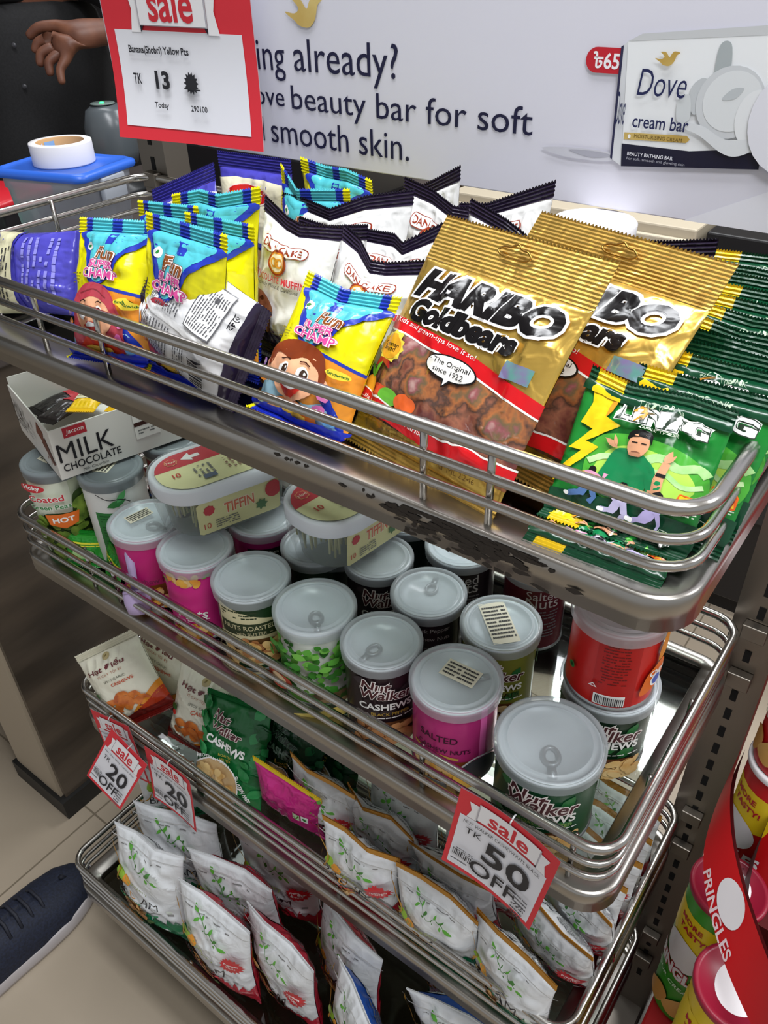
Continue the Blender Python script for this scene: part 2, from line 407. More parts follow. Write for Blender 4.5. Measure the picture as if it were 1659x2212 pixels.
# ------------------------------------------------------------------ room
def structure(name,chunks):
    o=build(name,chunks,smooth=False); o['kind']='structure'; return o
def floor_mat():
    m,nt,b=new_mat('floor_tile'); t=nt.nodes.new('ShaderNodeTexCoord'); mp=nt.nodes.new('ShaderNodeMapping'); mp.inputs['Rotation'].default_value=(0,0,.0); mp.inputs['Location'].default_value=(1.0,-.03,0)
    br=nt.nodes.new('ShaderNodeTexBrick'); br.offset=0; br.inputs['Scale'].default_value=1; br.inputs['Brick Width'].default_value=.8; br.inputs['Row Height'].default_value=.8; br.inputs['Mortar Size'].default_value=.002
    br.inputs['Color1'].default_value=rgb('a79a88'); br.inputs['Color2'].default_value=rgb('a19482'); br.inputs['Mortar'].default_value=rgb('756a5a')
    n=nt.nodes.new('ShaderNodeTexNoise'); n.inputs['Scale'].default_value=6; n.inputs['Detail'].default_value=6
    mx=nt.nodes.new('ShaderNodeMix'); mx.data_type='RGBA'; mx.blend_type='MULTIPLY'; mx.inputs[0].default_value=.18
    nt.links.new(t.outputs['Object'],mp.inputs[0]); nt.links.new(mp.outputs[0],br.inputs[0]); nt.links.new(t.outputs['Object'],n.inputs['Vector'])
    nt.links.new(br.outputs[0],mx.inputs[6]); nt.links.new(n.outputs[0],mx.inputs[7]); nt.links.new(mx.outputs[2],b.inputs['Base Color'])
    b.inputs['Roughness'].default_value=.34; return 'floor_tile'
structure('floor',[box(-5,-3,-.05,4,6,0,floor_mat())])
structure('wall_back',[box(-5,6,0,4,6.1,3,plain('b9b4aa',.8))])
structure('wall_left',[box(-5.1,-3,0,-5,6.1,3,plain('2b2a2c',.8))])
structure('ceiling',[box(-5,-3,3.0,4,6.1,3.1,plain('dcdad4',.9))])
# checkout counter
t=empty('checkout_counter',(-1.1,1.1,0)); tag(t,'dark brown checkout counter with pale end panel and black kick base','counter')
def loc(ch,o):
    V,N,F,mk=ch; l=o.location; return ([(v[0]-l.x,v[1]-l.y,v[2]-l.z) for v in V],N,F,mk)
DK=noisy('counter_side','3a332c','574c41',2.2,.22,0,stretch=(1,1,6))
build('side_panel',[loc(box(-1.05,.006,.05,-1.04,2.3,.93,DK),t)],t,False)
build('end_panel',[loc(box(-1.2,0,.05,-1.0501,.012,.93,plain('a89a86',.45)),t),loc(box(-1.2,.0121,.05,-1.0501,2.3,.93,plain('a89a86',.45)),t)],t,False)
build('kick_base',[loc(box(-1.21,-.008,0,-1.032,2.31,.0495,plain('1c1b1a',.5)),t)],t,False)
build('counter_top',[loc(box(-1.82,-.0,.9305,-1.035,2.31,.955,plain('4a4340',.35),.003),t)],t,False)
build('far_leg',[loc(box(-1.81,.3,0,-1.77,2.3,.93,plain('3a3532',.5)),t)],t,False)
# things behind the rack
t=empty('storage_cabinet',(-.8,1.6,0)); tag(t,'beige storage cabinet standing behind the snack rack under the banner','cabinet')
BG=plain('b5aa95',.55)
build('carcass',[loc(box(-1.02,1.35,.06,-.42,1.8,.93,BG,.004),t)],t,False); build('base',[loc(box(-1.0,1.37,0,-.44,1.78,.06,plain('3b3833',.6)),t)],t,False)
for k in range(2):
    x0=-1.01+k*.295; d=build('door',[loc(box(x0,1.335,.09,x0+.287,1.3495,.91,plain('bfb49f',.5),.003),t)],t,False)
    build('handle',[loc(tube([(x0+(.26 if k==0 else .03),1.32,.75),(x0+(.26 if k==0 else .03),1.32,.62)],.005,STEEL),t)],d)
t=empty('dark_unit',(0,1.6,0)); tag(t,'black equipment cabinet behind the green sachets, below the banner','cabinet')
build('carcass',[loc(box(-.4,1.35,.05,.35,1.8,.93,plain('1d1c1d',.4),.004),t)],t,False); build('plinth',[loc(box(-.38,1.37,0,.33,1.78,.05,plain('111111',.6)),t)],t,False)
build('vent_panel',[loc(box(-.36,1.34,.3,.32,1.3495,.9,plain('2a2a2b',.35)),t)],t,False)
t=empty('till_printer',(-1.2,1.1,.955)); tag(t,'dark till machine behind the back row of snack bags','printer')
build('casing',[loc(box(-1.5,.9,.956,-1.06,1.25,1.08,plain('18181a',.35),.01),t)],t,False); build('paper_lid',[loc(box(-1.3,.95,1.0805,-1.1,1.15,1.1,plain('cfd3d2',.4),.008),t)],t,False)
# ------------------------------------------------------------------ rack
rack=empty('display_rack',(-.41,.34,0)); tag(rack,'steel slotted uprights and feet of the snack display rack','rack')
GR=steel_mat('upright_steel','8c857c',.38); SLOT=plain('0b0a0a',.8)
for x in (-.812,.014):
    ch=[box(x-.024,.322,.03,x+.024,.326,1.62,GR),box(x-.024,.326,.03,x-.021,.36,1.62,GR),box(x+.021,.326,.03,x+.024,.36,1.62,GR)]
    ch+=[box(x-.0035,.3213,z,x+.0035,.3219,z+.016,SLOT) for z in np.arange(.12,1.6,.03)]
    build('upright',[loc(c,rack) for c in ch],rack,False)
    build('foot',[loc(box(x-.024,.2,0,x+.024,.5,.03,GR,.004),rack)],rack,False)
build('cross_bar',[loc(box(-.788,.335,1.36,-.01,.35,1.40,GR),rack)],rack,False)
build('cross_bar',[loc(box(-.788,.335,.06,-.01,.35,.10,GR),rack)],rack,False)
GZ={}
def shelf(label,key,x0,x1,yf,yb,z,bars,rt=.0046):
    o=empty('wire_shelf',((x0+x1)/2,yb,z)); tag(o,label,'shelf','wire shelves of the snack rack')
    zr=z-.058
    for nm,dz,rr in (('top_rail',0,rt),('middle_rail',-.0205,.0033),('lower_rail',-.039,.0033)):
        P=[(a,b,z+dz) for a,b in rrect(x0,yf,x1,yb,.026)]
        build(nm,[loc(tube(P,rr,TUBE,True,10),o)],o)
    def ringat(ins,zz): return [(a,b,zz) for a,b in rrect(x0-.006+ins,yf-.006+ins,x1+.006-ins,yb-ins*.5,max(.032-ins,.006))]
    rings=[ringat(.004,zr-.0245),ringat(0,zr-.025),ringat(0,zr-.002),ringat(.0015,zr),ringat(.004,zr+.0006),ringat(.027,zr-.001),ringat(.028,zr-.003),ringat(.028,zr-.014),ringat(.004,zr-.0235)]
    build('tray_frame',[loc(loft(rings,STEEL),o)],o)
    GZ[key]=zr-.003
    build('glass_panel',[loc(box(x0+.0225,yf+.0225,zr-.011,x1-.0225,yb-.018,zr-.003,glass_mat() if key!='s4' else glass_mat('dark_glass','8d8c84')),o)],o,False)  # lowest panel gets a darker glass tint than the others
    for bx in bars: build('upright_bar',[loc(tube([(bx,yf+.0052,z+.001),(bx,yf+.0052,zr-.001)],.0026,TUBE,False,8),o)],o)
    for by in (yf+.09,yf+.19): 
        for xx in (x0+.005,x1-.005): build('upright_bar',[loc(tube([(xx,by,z+.001),(xx,by,zr-.001)],.0026,TUBE,False,8),o)],o)
    for xx in (-.812,.014): [build('bracket',[loc(box(xx-.012,yb-.006,a,xx+.012,.3215,c,GR,.001),o)],o,False) for a,c in ((z-.012,z+.006),(zr-.024,zr-.004))]
    return o
Z1,Z2,Z3,Z4=1.193,.86,.545,.25
shelf('topmost wire shelf of the rack, filled with crisps, muffins and gummy bags','s1',-.83,.004,-.014,.316,Z1,(-.586,-.497,-.169,-.12))
shelf('second wire shelf from the top, filled with round snack tins','s2',-.80,0,0,.316,Z2,(-.66,-.612,-.178,-.032))
shelf('third wire shelf from the top, holding cashew and foil nut pouches','s3',-.795,0,0,.316,Z3,(-.55,-.30,-.05))
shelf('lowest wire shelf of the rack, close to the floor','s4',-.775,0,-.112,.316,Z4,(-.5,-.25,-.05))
top_shelf=bpy.data.objects['wire_shelf']
def scuffs():
    rg=random.Random(5); a=Art(.86,.026,0); K=plain('2a241f',.6)
    for i in range(150):
        x=rg.choice([rg.uniform(-.19,-.08),rg.gauss(-.11,.02),rg.uniform(-.30,-.20) if i%6==0 else rg.gauss(-.15,.02)]); z=1.1335-.022*abs(rg.gauss(0,.45))*(1.0 if x>-.2 else .3); l=rg.uniform(.002,.012)*(1 if x>-.2 else .4)
        z=max(z,1.1125); P=[(x+l*math.cos(q)*rg.uniform(.5,1.1),z+rg.uniform(.0008,.0026)*math.sin(q)) for q in np.linspace(0,2*PI,9)[:-1]]
        P=[(u,min(v,1.1335)) for u,v in P]; a.poly([((u+.413)/.86,(v-1.109)/.026) for u,v in P],K)
    S=lambda u,v:np.stack([-.413+u*.86,np.full_like(u,-.0201),1.109+v*.026],1)
    o=build('scuff_marks',[loc(c,top_shelf) for c in lay(a,S,.000004,.0003)],top_shelf,False); o['kind']='stuff'
scuffs()
G1,G2,G3,G4=GZ['s1'],GZ['s2'],GZ['s3'],GZ['s4']
# ------------------------------------------------------------------ tins on the second shelf
def facecam(x,y,off=0): return math.atan2(CAM_POS[0]-x,-(CAM_POS[1]-y))+off
WHT=plain('f2f2ee',.4); BLK=plain('15131a',.4); GREY=plain('6d6d6d',.5)
NUT=noisy('cashew_photo','d9a85c','f0cf90',60,.4,.2,.001); NUTB=noisy('almond_photo','a2673a','c8905c',60,.4,.2,.001); NUTO=noisy('orange_nut_photo','d9862a','f0c050',60,.4,.2,.001)
PEA=noisy('pea_photo','4d6b1e','86a33a',50,.5,.2,.001); PEAD=plain('2c4415',.6)
def nuts(a,u0,v0,u1,v1,n,size,mats,seed,dark=None):
    rg=random.Random(seed)
    if dark: a.blob([(u0,v0),(u1,v0),(u1,(v0+v1)/2),(u1-.02,v1),((u0+u1)/2,v1+.02),(u0+.02,v1),(u0,(v0+v1)/2)],dark)
    for i in range(n):
        a.ell(rg.uniform(u0,u1),rg.uniform(v0,v1),size*rg.uniform(.8,1.2),size*rg.uniform(.55,.8)*a.w/a.h,rg.choice(mats),n=14,rot=rg.uniform(0,3))
def A_can(r,h): return Art(2*PI*r,h,.006)
def art_pink(r,h,mode):
    a=A_can(r,h); P=plain('e0368e',.35)
    if mode=='window':
        a.rect(-.16,.02,.16,.40,plain('c22472',.4)); nuts(a,-.14,.04,.14,.34,40,.022,[NUT,NUTO],3,plain('8a4d1c',.5)); a.text('Cashew Nuts',.0,.46,.2,plain('7c0f48',.4),bold=.02)
    elif mode=='nuts':
        nuts(a,-.17,.80,-.02,.90,16,.024,[NUTO,NUT],5); a.leaf(-.16,.78,.05,2.6,plain('7aa52a',.5)); a.leaf(.0,.88,.05,.5,plain('7aa52a',.5))
        a.text('Nuts',-.07,.40,.14,WHT,bold=.02,shear=.2); a.fine(-.12,.28,.02,.34,2,WHT,2)
        nuts(a,-.17,.04,-.01,.22,26,.024,[NUTO,NUT],6,plain('a0681e',.5)); a.rect(.045,.05,.11,.8,plain('6d1a4e',.4)); a.fine(.05,.2,.105,.78,18,WHT,8); a.rect(.06,.06,.1,.2,WHT)
    else:
        a.rect(-.1,.44,.07,.8,plain('1a1418',.4)); a.text('Nutrition Facts',-.015,.745,.14,WHT,bold=.03); a.fine(-.09,.46,.06,.7,9,WHT,4); a.rect(.11,.5,.16,.8,WHT)
    return a
def art_green(r,h):
    a=A_can(r,h); C=plain('d8cfa6',.45); D=plain('2c3a22',.4)
    a.poly([(-.2,.92),(-.08,.84),(.08,.70),(-.2,.68)],C); a.fine(-.18,.74,.0,.86,3,D,3); a.rect(-.2,.50,.1,.70,C); a.rect(-.19,.515,.09,.69,D)
    a.text('NUTS ROASTED',-.05,.63,.24,C,bold=.01); a.text('with BUTTER  ~',-.03,.55,.16,C)
    a.blob([(-.2,.5),(.1,.5),(.11,.35),(.06,.16),(-.05,.10),(-.17,.18)],C); nuts(a,-.17,.18,.07,.46,48,.024,[NUT,NUTB],7,plain('6a4a28',.5))
    a.rect(-.5,.03,.5,.06,C); a.text('NET WEIGHT',.1,.1,.12,C); return a
def art_parsley(r,h):
    a=A_can(r,h); rg=random.Random(4); G=[plain('3f8a2c',.5),plain('5aa83a',.5),plain('2c6a22',.5),plain('77bf4e',.5)]
    a.rect(.13,.0,.5,1,plain('c9c9c2',.3)); a.rect(.15,.0,.165,1,GREY); a.rect(.19,0,.2,1,GREY); a.rect(-.5,.0,-.2,1,plain('7fae5a',.4)); a.rect(-.2,.0,.13,.18,plain('5c8f36',.45))
    for i in range(120):
        a.leaf(rg.uniform(-.19,.1),rg.uniform(.32,.88),rg.uniform(.025,.05),rg.uniform(0,6.3),rg.choice(G),.75)
    a.blob([(-.2,.48),(-.12,.5),(-.1,.4),(-.14,.3),(-.2,.3)],plain('b5452c',.5)); a.ell(-.15,.42,.03,.08,plain('e4c49a',.5))
    nuts(a,-.05,.22,.12,.34,20,.018,[plain('5d4a30',.5),plain('8c7350',.5)],9); a.text('Spices',-.12,.22,.1,plain('3b5c20',.5),shear=.2); a.blob([(-.1,.02),(.12,.02),(.12,.16),(0,.13)],plain('c8b45c',.45)); return a
def brandtext(a,u,v,w,halo='f0e9e4',ink='4a1c22',rot=-.05):
    H=plain(halo,.4); I=plain(ink,.4); a.text('Nut',u-w*.18,v+.055,w*.55,I,bold=.02,shear=.15,rot=rot,halo=(H,.05)); a.text('Walker',u+w*.03,v-.055,w,I,bold=.02,shear=.15,rot=rot,halo=(H,.05))
def art_walker(r,h,main='CASHEWS',sub='BLACK PEPPER',subc='b8973c',nutm=None,blk=True,low=True):
    a=A_can(r,h)
    rg=random.Random(2); Q=plain('3a3034' if blk else '2a6f3a',.4)
    for i in range(14): a.leaf(rg.uniform(-.3,.3),rg.uniform(.2,.9),.07,rg.uniform(0,6.3),Q,.6)
    brandtext(a,0,.72,.22); a.text(main,0,.51,.22,WHT,bold=.03); a.text(sub,.02,.41,.16,plain(subc,.4),bold=.01); a.fine(-.1,.345,.12,.375,1,WHT,5)
    if low: nuts(a,-.13,.04,.12,.28,40,.024,[nutm or NUTB],8,plain('6b3f22',.5))
    return a
def art_dark(r,h,t1='Black Pepper',t2='Cashew Nuts'):
    a=A_can(r,h); C=plain('b9b4b4',.4); a.text(t1,-.0,.80,.17,C); a.text(t2,.0,.70,.17,C); a.fine(-.1,.2,.1,.6,9,plain('6d676b',.4),3); a.rect(.15,.1,.17,.9,plain('4d474b',.3)); return a
def art_mag(r,h):
    a=A_can(r,h); D=plain('3c0d2a',.4); G=plain('c9a24a',.35)
    a.rect(.1,.0,.13,1,plain('f070b8',.3)); a.text('SALTED',-.06,.62,.15,D,bold=.01); a.text('CASHEW NUTS',-.04,.47,.21,D,bold=.01)
    a.stroke(spl([(-.17,.4),(-.06,.41),(.02,.37)],False),.012,G); nuts(a,-.14,.04,.1,.32,34,.028,[NUTO,NUT],3,plain('7d3d12',.5)); a.ell(.1,.26,.07,.14,plain('3a3a40',.3)); a.stroke(spl([(.02,.3),(.08,.42),(.17,.38)],False),.008,plain('c8c8cc',.3)); return a
def art_red(r,h):
    a=A_can(r,h); rg=random.Random(6)
    a.rect(-.05,.0,.1,1,plain('b01410',.4)); a.fine(-.03,.34,.08,.9,15,plain('6d0d0a',.4),4)
    a.rect(-.04,.06,.07,.2,WHT)
    for k in range(16): a.rect(-.033+k*.0062,.075,-.033+k*.0062+rg.uniform(.0015,.004),.185,BLK)
    a.circ(-.14,.38,.014,plain('1f7a35',.4)); a.circ(-.14,.38,.007,plain('0d3a18',.4)); a.poly([(-.06,.3),(-.03,.3),(-.045,.35)],WHT); a.poly([(-.053,.31),(-.037,.31),(-.045,.338)],plain('b01410',.4))
    a.blob([(.12,.2),(.2,.28),(.24,.42),(.2,.6),(.14,.5),(.12,.35)],plain('e06a14',.4)); a.blob([(.17,.62),(.24,.7),(.25,.9),(.19,.95)],plain('d98a24',.4)); a.circ(.18,.36,.03,WHT); a.circ(.18,.36,.022,plain('3456b0',.4)); a.text('Chips',.18,.46,.08,WHT,bold=.03); return a
def stick_art(w,h,seed,rows=4,rot=0):
    a=Art(w,h,0); a.fine(-.44,.1,.44,.92,rows,plain('3a3a3a',.6),seed,.95); return a
STK=('snack tins on the middle shelf')
def C(label,x,y,r,h,base,art=None,off=0,**k): return can(label,x,y,G2+.0005,r,h,base,art,facecam(x,y,off),**k)
H0=.100
PK1=plain('c42276',.32); DGR=plain('1c3a20',.3); DKB=plain('231a20',.3)
C('pink nut tin with a lilac scoop leaning against it, second shelf',-0.5949,0.0512,0.0387,H0,PK1,art_pink(.0405,H0,'window'),-.1,sticker=(.03,.016,-.006,.012,.5,stick_art(.03,.016,1)),tab=5.6)
C('pink nut tin with yellow cashews printed under its lid',-0.5094,0.0500,0.0382,H0,plain('d62a86',.32),art_pink(.04,H0,'nuts'),.0,tab=None)
C('pink nut tin with a white nutrition table, behind the other pink tins',-0.4907,0.1360,0.0368,H0,plain('a8246e',.32),art_pink(.0385,H0,'back'),.0,tab=None)
C('dark green tin reading NUTS ROASTED on a cream ribbon',-0.4254,0.0508,0.0382,H0,DGR,art_green(.04,H0),.05,tab=None)
C('white tin printed with green herb leaves',-0.3411,0.0541,0.0387,H0,plain('e9e9e4',.35),art_parsley(.0405,H0),.05,tab=4.7)
C('black nut tin with grey lettering BLACK PEPPER CASHEW NUTS',-0.2611,0.1364,0.0353,H0,DKB,art_dark(.037,H0),.1,tab=1.2)
C('brown-black cashew tin with almonds printed at its base',-0.2591,0.0551,0.0358,H0,plain('2c1d22',.3),art_walker(.0375,H0),.05,tab=3.9)
C('magenta salted cashew tin with a cream price sticker on its lid',-0.1770,0.0560,0.0387,H0,plain('c2357e',.28,.2),art_mag(.0405,H0),.0,sticker=(.034,.021,.004,.006,-.5,stick_art(.034,.021,5)),tab=.3)
C('olive green cashew tin with a large white sticker across its lid',-0.1800,0.1400,0.0358,H0,plain('7d8030',.3),art_walker(.0375,H0,'CASHEWS','WASABI','2f4a1c',NUT,False),.0,sticker=(.026,.056,-.002,.0,.35,stick_art(.026,.056,6,9)),tab=None)
C('wide dark green cashew tin, the biggest one at the front corner of the shelf',-0.0820,0.0533,0.0435,.088,plain('14482a',.3),art_walker(.0455,.088,'CASHEWS','ROASTED SALTED','8fae5a',NUT,False),.0,tab=4.9)
C('black nut tin standing just behind the wrapped toothpick tub',-0.3366,0.1529,0.0344,H0,DKB,art_walker(.036,H0,'CASHEWS','PEPPER','8c8484',NUTB,True,False),.12,tab=2.4)
C('dark green tin with a cream oval, half covered by the wrapped tub',-0.4115,0.1357,0.0349,.094,plain('1c3222',.3),None,.0,tab=None)
C('black tin with a small cream sticker, deep on the shelf',-0.2755,0.2220,0.0368,H0,DKB,art_dark(.0385,H0,'Mixed','Nuts'),.0,sticker=(.03,.018,.003,.004,.25,stick_art(.03,.018,7)),tab=None)
C('dark tin with a white lid standing furthest back under the steel tray edge',-0.3570,0.2340,0.0358,H0,plain('1d2a24',.3),None,0,tab=None)
C('maroon tin with several clear lids stacked on top',-0.1960,0.2450,0.0334,.098,plain('5a1a26',.3),art_dark(.035,.098,'Salted','Nuts'),.3,stack=2,tab=None)
C('tall maroon tin standing behind the olive green tin',-0.1180,0.2680,0.0286,.10,plain('6a1d2a',.3),None,0,tab=None)
C('dark green cashew tin carrying the red chips tin',-0.0710,0.1500,0.0411,.084,plain('16321f',.3),art_walker(.043,.084,'CASHEWS','','8fae5a',NUT,False),.2,tab=None)
RL=noisy('red_printed_lid','d8c9c9','c88a8a',90,.3,0,0)
can('red chips tin with a white barcode, stacked on a dark green tin',-0.0720,0.1460,G2+.0005+.0885,.0385,.088,plain('c4201a',.3),art_red(.04,.088),facecam(-.0735,.143,0),tab=None,lidmat=see_through('frosted_lid','eef0f2','d5d0d2',.45,.2,.1),tin=RL)
# green pea tins
def art_peas(r,h,mode):
    a=A_can(r,h); R=plain('c8303a',.4); G=plain('2f7d3c',.4)
    if mode=='front':
        a.blob([(-.12,1.0),(.02,.98),(.02,.6),(-.02,.5),(-.14,.45),(-.2,.8)],plain('dfe5d2',.4)); a.rect(-.5,.0,.5,.08,G)
        nuts(a,-.16,.06,.2,.56,52,.034,[PEA],3,PEAD); nuts(a,.02,.5,.2,.8,18,.032,[PEA],4,PEAD)
        a.ell(-.13,.9,.06,.045,R); a.text('Hoky',-.13,.9,.08,WHT,bold=.03); a.text('Coated',-.08,.79,.15,R,bold=.02,halo=(WHT,.04)); a.text('Green Peas',-.07,.70,.17,G,bold=.02,halo=(WHT,.04))
        a.poly([(-.1,.62),(.04,.62),(.025,.5),(-.03,.46),(-.09,.51)],plain('e2702a',.4)); a.text('HOT',-.03,.555,.09,WHT,bold=.03)
    elif mode=='back':
        a.rect(-.21,.0,.02,.70,G); a.fine(-.19,.3,.0,.68,12,plain('1d5b2a',.4),3,.9); a.rect(-.5,0,.5,.07,plain('d8d8d0',.4)); a.rect(-.15,.12,-.03,.2,WHT); a.fine(-.14,.13,-.04,.19,2,GREY,6)
        nuts(a,.06,.3,.24,.62,22,.034,[PEA],3); a.leaf(-.13,.78,.1,.35,G,.4); a.leaf(-.08,.82,.08,.9,plain('4da05a',.4),.4); a.stroke(spl([(-.17,.92),(-.12,.86),(-.06,.85),(-.02,.8)],False),.005,BLK); a.stroke([(-.03,.78),(-.03,.74),(.01,.74)],.004,BLK); a.ell(.2,.86,.03,.04,R); a.ell(.2,.66,.03,.05,R)
    else:
        a.rect(-.2,.78,.2,.88,plain('b82a34',.4)); a.text('Coated',.0,.83,.18,WHT,bold=.02); a.text('Hot Coated',0,.64,.24,plain('c23a44',.4),bold=.02,halo=(WHT,.04)); a.text('Green Peas',0,.5,.24,G,bold=.02,halo=(WHT,.04)); nuts(a,-.2,.05,.2,.36,40,.034,[PEAD,PEA],5,plain('1a2210',.5))
    return a
HP=.131
SLV=plain('9a9da0',.3,.6)
for lb,x,y,m,b in (('tall green pea tin with an orange HOT flag, leftmost on its shelf',-0.7485,0.0455,'front','c9d3b8'),('tall white pea tin with a bright green back panel',-0.6741,0.0722,'back','e6e7e3'),('tall green pea tin behind the white one, under the chocolate box',-0.6680,0.1620,'third','c8d0bc')):
    C(lb,x,y,.0365,HP,plain(b,.35),art_peas(.0365,HP,m),.0 if m!='back' else .45,rl=.0375,lidmat=see_through('grey_lid','cfd6da','8f979b',.72,.3,.1),tab=None,sticker=(.034,.02,.002,.01,.5,stick_art(.034,.02,9)),group='tall pea tins at the end of the middle shelf')
# lilac scoop
t=empty('plastic_scoop',(-.574,.004,G2)); tag(t,'lilac plastic scoop leaning on the pink nut tin','scoop')
SCP=plain('b9a6cf',.35)
M=Matrix.Translation((0,-.0,.012))@Matrix.Rotation(.75,4,'Z')@Matrix.Rotation(-.28,4,'X')
build('handle',[xf(loft([[(x*q,-.0045 if y<0 else -.001,z) for x,y in ((-.0045,-1),(.0045,-1),(.0045,1),(-.0045,1))] for z,q in ((.02,1.0),(.045,.9),(.07,1.1),(.076,.7))],SCP,True,True),M)],t)
R=[]
for z,w in ((.026,.013),(.022,.016),(.008,.016),(-.004,.013)): R.append([(w*math.cos(a),-.009*math.sin(a)*(1 if z<.026 else .9),z) for a in np.linspace(0,PI,9)]+[(w*.86*math.cos(a),-.0075*math.sin(a),z) for a in np.linspace(PI,0,9)])
build('bowl',[xf(loft(R,SCP,True,True),M),xf(box(-.0125,-.0085,.023,.0125,-.001,.0255,SCP),M)],t)
# wrapped toothpick tubs
def tub(label,cx,cy,rot,z,w=.09,L=.15,h=.07):
    t=empty('storage_tub',(cx,cy,z),rot); tag(t,label,'tub','shrink-wrapped plastic tubs on the nut tins')
    tw,tl=w*.86,L*.9
    def ring(a,b,zz,r): return [(p[0],p[1],zz) for p in rrect(-a/2,-b/2,a/2,b/2,r)]
    build('tub_body',[loft([ring(tw*.8,tl*.86,.0,.03),ring(tw*.88,tl*.92,.004,.034),ring(tw,tl,h-.014,.037)],CLEAR,True)],t)
    build('lid',[loft([ring(w*.99,L*.99,h-.018,.041),ring(w,L,h-.016,.042),ring(w,L,h-.003,.042),ring(w*.97,L*.98,h,.041),ring(w*.90,L*.94,h,.038),ring(w*.885,L*.93,h-.0015,.037)],plain('e6e9ee',.3),False,True)],t)
    a=Art(w*.86,L*.92,0); Rd=plain('c8303c',.4); Y=plain('e9e6b0',.4)
    P=[(p[0],p[1]+.5) for p in [(x/(w*.86),y/(L*.92)) for x,y in rrect(-w*.42,-L*.455,w*.42,L*.455,.036)]]
    a.poly(P,Y); a.poly([(min(p[0],-.12),p[1]) for p in P],Rd)
    a.text('TIFFIN',-.3,.62,.44,WHT,bold=.03,rot=PI/2); a.poly([(-.42,.33),(-.3,.25),(-.2,.33),(-.26,.33),(-.26,.4),(-.34,.4),(-.34,.33)],WHT)
    a.star(-.29,.17,.1,.085,8,plain('d88a5a',.4)); a.star(-.29,.17,.08,.07,8,Rd); a.text('Nuvi',-.29,.17,.13,plain('f0d8c0',.4),bold=.02,rot=PI/2)
    a.text('10',.08,.14,.11,plain('c8402c',.4),rot=PI/2,bold=.02); a.fine(.0,.26,.3,.42,4,GREY,3); a.rect(.28,.3,.38,.4,plain('5e6a80',.5)); a.fine(.02,.5,.34,.66,4,plain('8a5a4c',.5),5); a.star(.2,.78,.1,.05,4,plain('4a6a9a',.5)); a.text('WORLD BAZAR',.14,.7,.3,plain('b0404a',.5),rot=PI/2)
    Sl=lambda u,v:np.stack([u*w*.86,(v-.5)*L*.92,np.full_like(u,h-.0012)],1)
    build('lid_label',lay(a,Sl,.0002),t)
    # toothpicks in a bundle seen through the tub
    rg=random.Random(3); ch=[]
    for k in range(80):
        x=rg.uniform(-tw*.3,tw*.3); y=rg.uniform(-tl*.4,tl*.4); ch.append(xf(box(-.0008,-.0008,0,.0008,.0008,h-.026,plain('d8d2a0' if k%3 else 'c2bc88',.6)),Matrix.Translation((x,y,.007))@Matrix.Rotation(rg.uniform(-.1,.1),4,'X')))
    o=build('toothpicks',ch,t,False); o['kind']='stuff'
    b=Art(L*.62,.042,0); b.poly([(-.5,.06),(-.46,0),(.46,0),(.5,.06),(.5,.94),(.46,1),(-.46,1),(-.5,.94)],plain('e4dfa4',.4)); b.text('TIFFIN',.0,.62,.36,plain('d8704c',.4),hv=.32,bold=.02,halo=(plain('f4ecd0',.4),.05)); b.star(-.36,.72,.07,.06,8,Rd); b.text('10',-.4,.25,.08,plain('c8402c',.4)); b.fine(-.3,.1,.0,.38,4,GREY,7); b.ell(.42,.72,.1,.26,Rd); b.star(.26,.35,.08,.05,7,plain('4f7a4a',.5))
    for sg in (1,-1):
        Sd=(lambda sg:lambda u,v:np.stack([sg*(tw*.455+.0012+v*tw*.036),sg*u*L*.62,.007+v*.042],1))(sg)
        build('side_label',lay(b,Sd,.0002),t)
    def ringw(a,b_,zz): return ring(a,b_,zz,.043)
    build('shrink_wrap',[loft([ringw(w*.9,L*.93,.001),ringw(w*1.0,L*1.0,h*.5),ringw(w*1.02,L*1.012,h-.01),ringw(w*1.02,L*1.012,h+.0002),ring(w*.95,L*.97,h+.0012,.04)],see_through('shrink_film','ffffff','e8eef2',.03,.08,.12),False,True)],t)
    return t
ZT=G2+.1045
tub('shrink-wrapped white-lidded tub lying on the pink tins, its long label in view',-.527,.118,-.34,ZT,.092,.158)
tub('shrink-wrapped white-lidded tub showing its rounded end, in the middle of the shelf',-.378,.158,-.12,ZT,.096,.14,.068)
t=empty('round_tub',(-.452,.232,G2)); tag(t,'round clear tub with a pale lid squeezed in behind the long tub','tub')
build('tub_body',[lathe([(.0,.0),(.036,.0),(.042,.12)],CLEAR,36)],t); build('lid',[lathe([(.0435,.112),(.044,.122),(.0425,.126),(.039,.1245),(.0,.1245)],LID,40)],t); build('contents',[lathe([(0,.002),(.034,.002),(.038,.1),(0,.104)],plain('c9ccc8',.6),30)],t)
